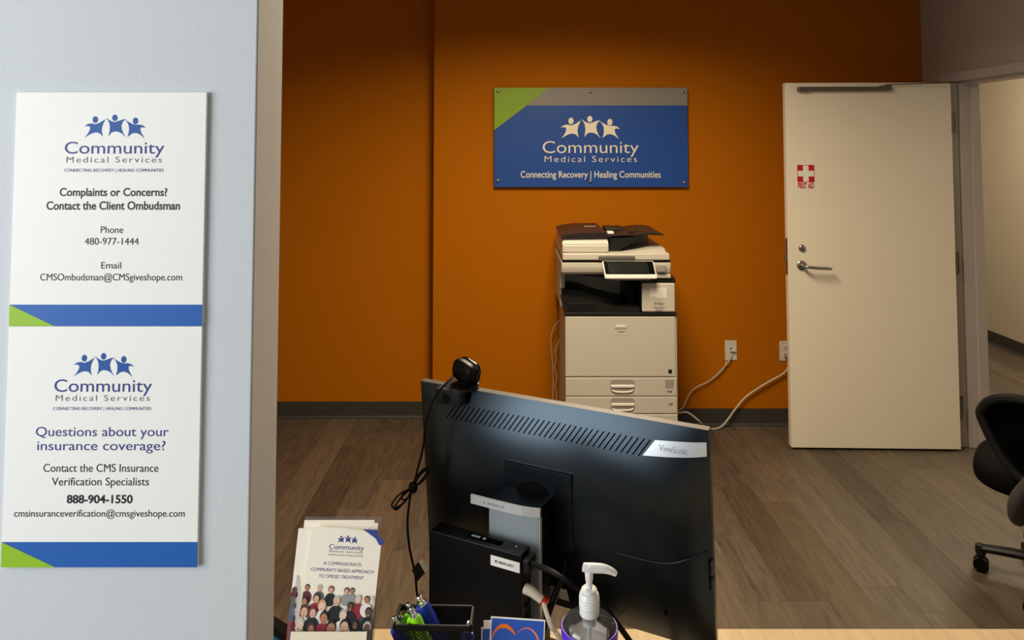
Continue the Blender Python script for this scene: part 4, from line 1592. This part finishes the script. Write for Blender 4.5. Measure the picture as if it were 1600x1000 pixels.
cs = thing('card_stand', 'small clear stand holding the heart cards upright', 'stand', (CX, CY, LZ))
box('stand_floor', (-.03, .03, -.012, .05, 0, .003), m_acryl, cs)
box('stand_lip', (-.03, .03, -.012, -.0095, .003, .015), m_acryl, cs)
bm = bmesh.new()
B(bm, -.03, .03, .012, .0145, .003, .07)
for v in bm.verts:
    v.co.y += v.co.z * math.tan(CL)
fin('stand_back', bm, m_acryl, cs)

# ---------------------------------------------------------------- hand sanitizer pump bottle
san = thing('sanitizer_bottle', 'clear hand sanitizer pump bottle with a purple wristband around it', 'bottle', (.0985, .968, LZ))
SBZ = 1.0915 - LZ
prof = [(.0, .0), (.030, .0), (.0335, .004), (.0340, .02), (.0340, SBZ - .015), (.0334, SBZ - .0105), (.0310, SBZ - .0065), (.0260, SBZ - .0035), (.0150, SBZ - .001), (.0115, SBZ + .001), (.0115, SBZ + .012)]
bm = bmesh.new()
lathe(bm, prof[1:] + [(r - .0011, max(z, .0012)) for r, z in prof[:0:-1]] , 40, cap=True)
fin('bottle_body', bm, m_pet, san, True)
bm = bmesh.new()
lathe(bm, [(r - .0012, z) for r, z in [(.029, .0018), (.0325, .004), (.0335, .02), (.0335, SBZ - .040), (.0332, SBZ - .038)]], 40)
fin('gel', bm, clear_mat('clear_gel', (.97, .98, .99), 1.2, .03, .03), san, True)
bm = bmesh.new()
bz1 = SBZ - .0125
lathe(bm, [(.0342, bz1 - .0125), (.0356, bz1 - .0125), (.0360, bz1 - .011), (.0360, bz1 - .001), (.0356, bz1), (.0342, bz1)], 48, cap=False)
band = fin('wristband', bm, m_purple, san, True)


def band_fn(x, y, z):
    a_ = x / .0362 - math.pi / 2
    return (.0363 * math.cos(a_), .0363 * math.sin(a_), z)


text('WE S', M('purple_relief', '#3d1899', .45), band, .004, .030, bz1 - .0105, .0075, fn=band_fn)
# back label on the outside of the bottle, seen through it
bm = bmesh.new()
g0, g1 = [], []
for i in range(19):
    a_ = R(90 - 50 + 100 * i / 18)
    g0.append(bm.verts.new((.0322 * math.cos(a_), .0322 * math.sin(a_), SBZ - .07)))
    g1.append(bm.verts.new((.0318 * math.cos(a_), .0318 * math.sin(a_), SBZ - .011)))
for i in range(18):
    bm.faces.new((g0[i], g0[i + 1], g1[i + 1], g1[i]))
fin('back_label', bm, m_label, san, True)
bm = bmesh.new()
g0, g1 = [], []
for i in range(19):
    a_ = R(-90 - 46 + 92 * i / 18)
    g0.append(bm.verts.new((.0343 * math.cos(a_), .0343 * math.sin(a_), .012)))
    g1.append(bm.verts.new((.0343 * math.cos(a_), .0343 * math.sin(a_), bz1 - .016)))
for i in range(18):
    bm.faces.new((g0[i], g0[i + 1], g1[i + 1], g1[i]))
fin('front_label', bm, m_paper, san, True)
z0 = SBZ + .001
bm = bmesh.new()
cpf = [(.0098, z0 - .003), (.0125, z0 + .001), (.0126, z0 + .008)]
for k in range(4):
    zq = z0 + .010 + k * .0034
    cpf += [(.0126, zq), (.0131, zq + .0008), (.0131, zq + .0018), (.0125, zq + .0026)]
cpf += [(.0125, z0 + .0250), (.0112, z0 + .0275), (.0096, z0 + .0280), (.0098, z0 + .0315), (.0085, z0 + .0330), (.0052, z0 + .0335)]
lathe(bm, cpf, 36)
fin('pump_collar', bm, m_pump, san, True)
bm = bmesh.new()
lathe(bm, [(.0042, z0 + .032), (.0042, z0 + .042), (.0050, z0 + .043), (.0052, z0 + .050)], 18)
fin('pump_stem', bm, m_pump, san, True)
bm = bmesh.new()
tube(bm, [(-.0075, 0, z0 + .0585), (-.003, 0, z0 + .0575), (.006, 0, z0 + .0572), (.018, 0, z0 + .0565), (.028, 0, z0 + .0535), (.0345, 0, z0 + .0495)], lambda t: .0052 + .0012 * math.sin(math.pi * t) - .0022 * t * t, 14)
lathe(bm, [(.0052, z0 + .047), (.0058, z0 + .056), (.0056, z0 + .061), (.003, z0 + .0622)], 18)
fin('pump_head', bm, m_pump, san, True)
bm = bmesh.new()
lathe(bm, [(.0085, z0 - .012), (.0085, z0 - .001)], 20)
lathe(bm, [(.0026, .008), (.0026, z0 - .01)], 10)
fin('dip_tube', bm, m_pump, san, True)
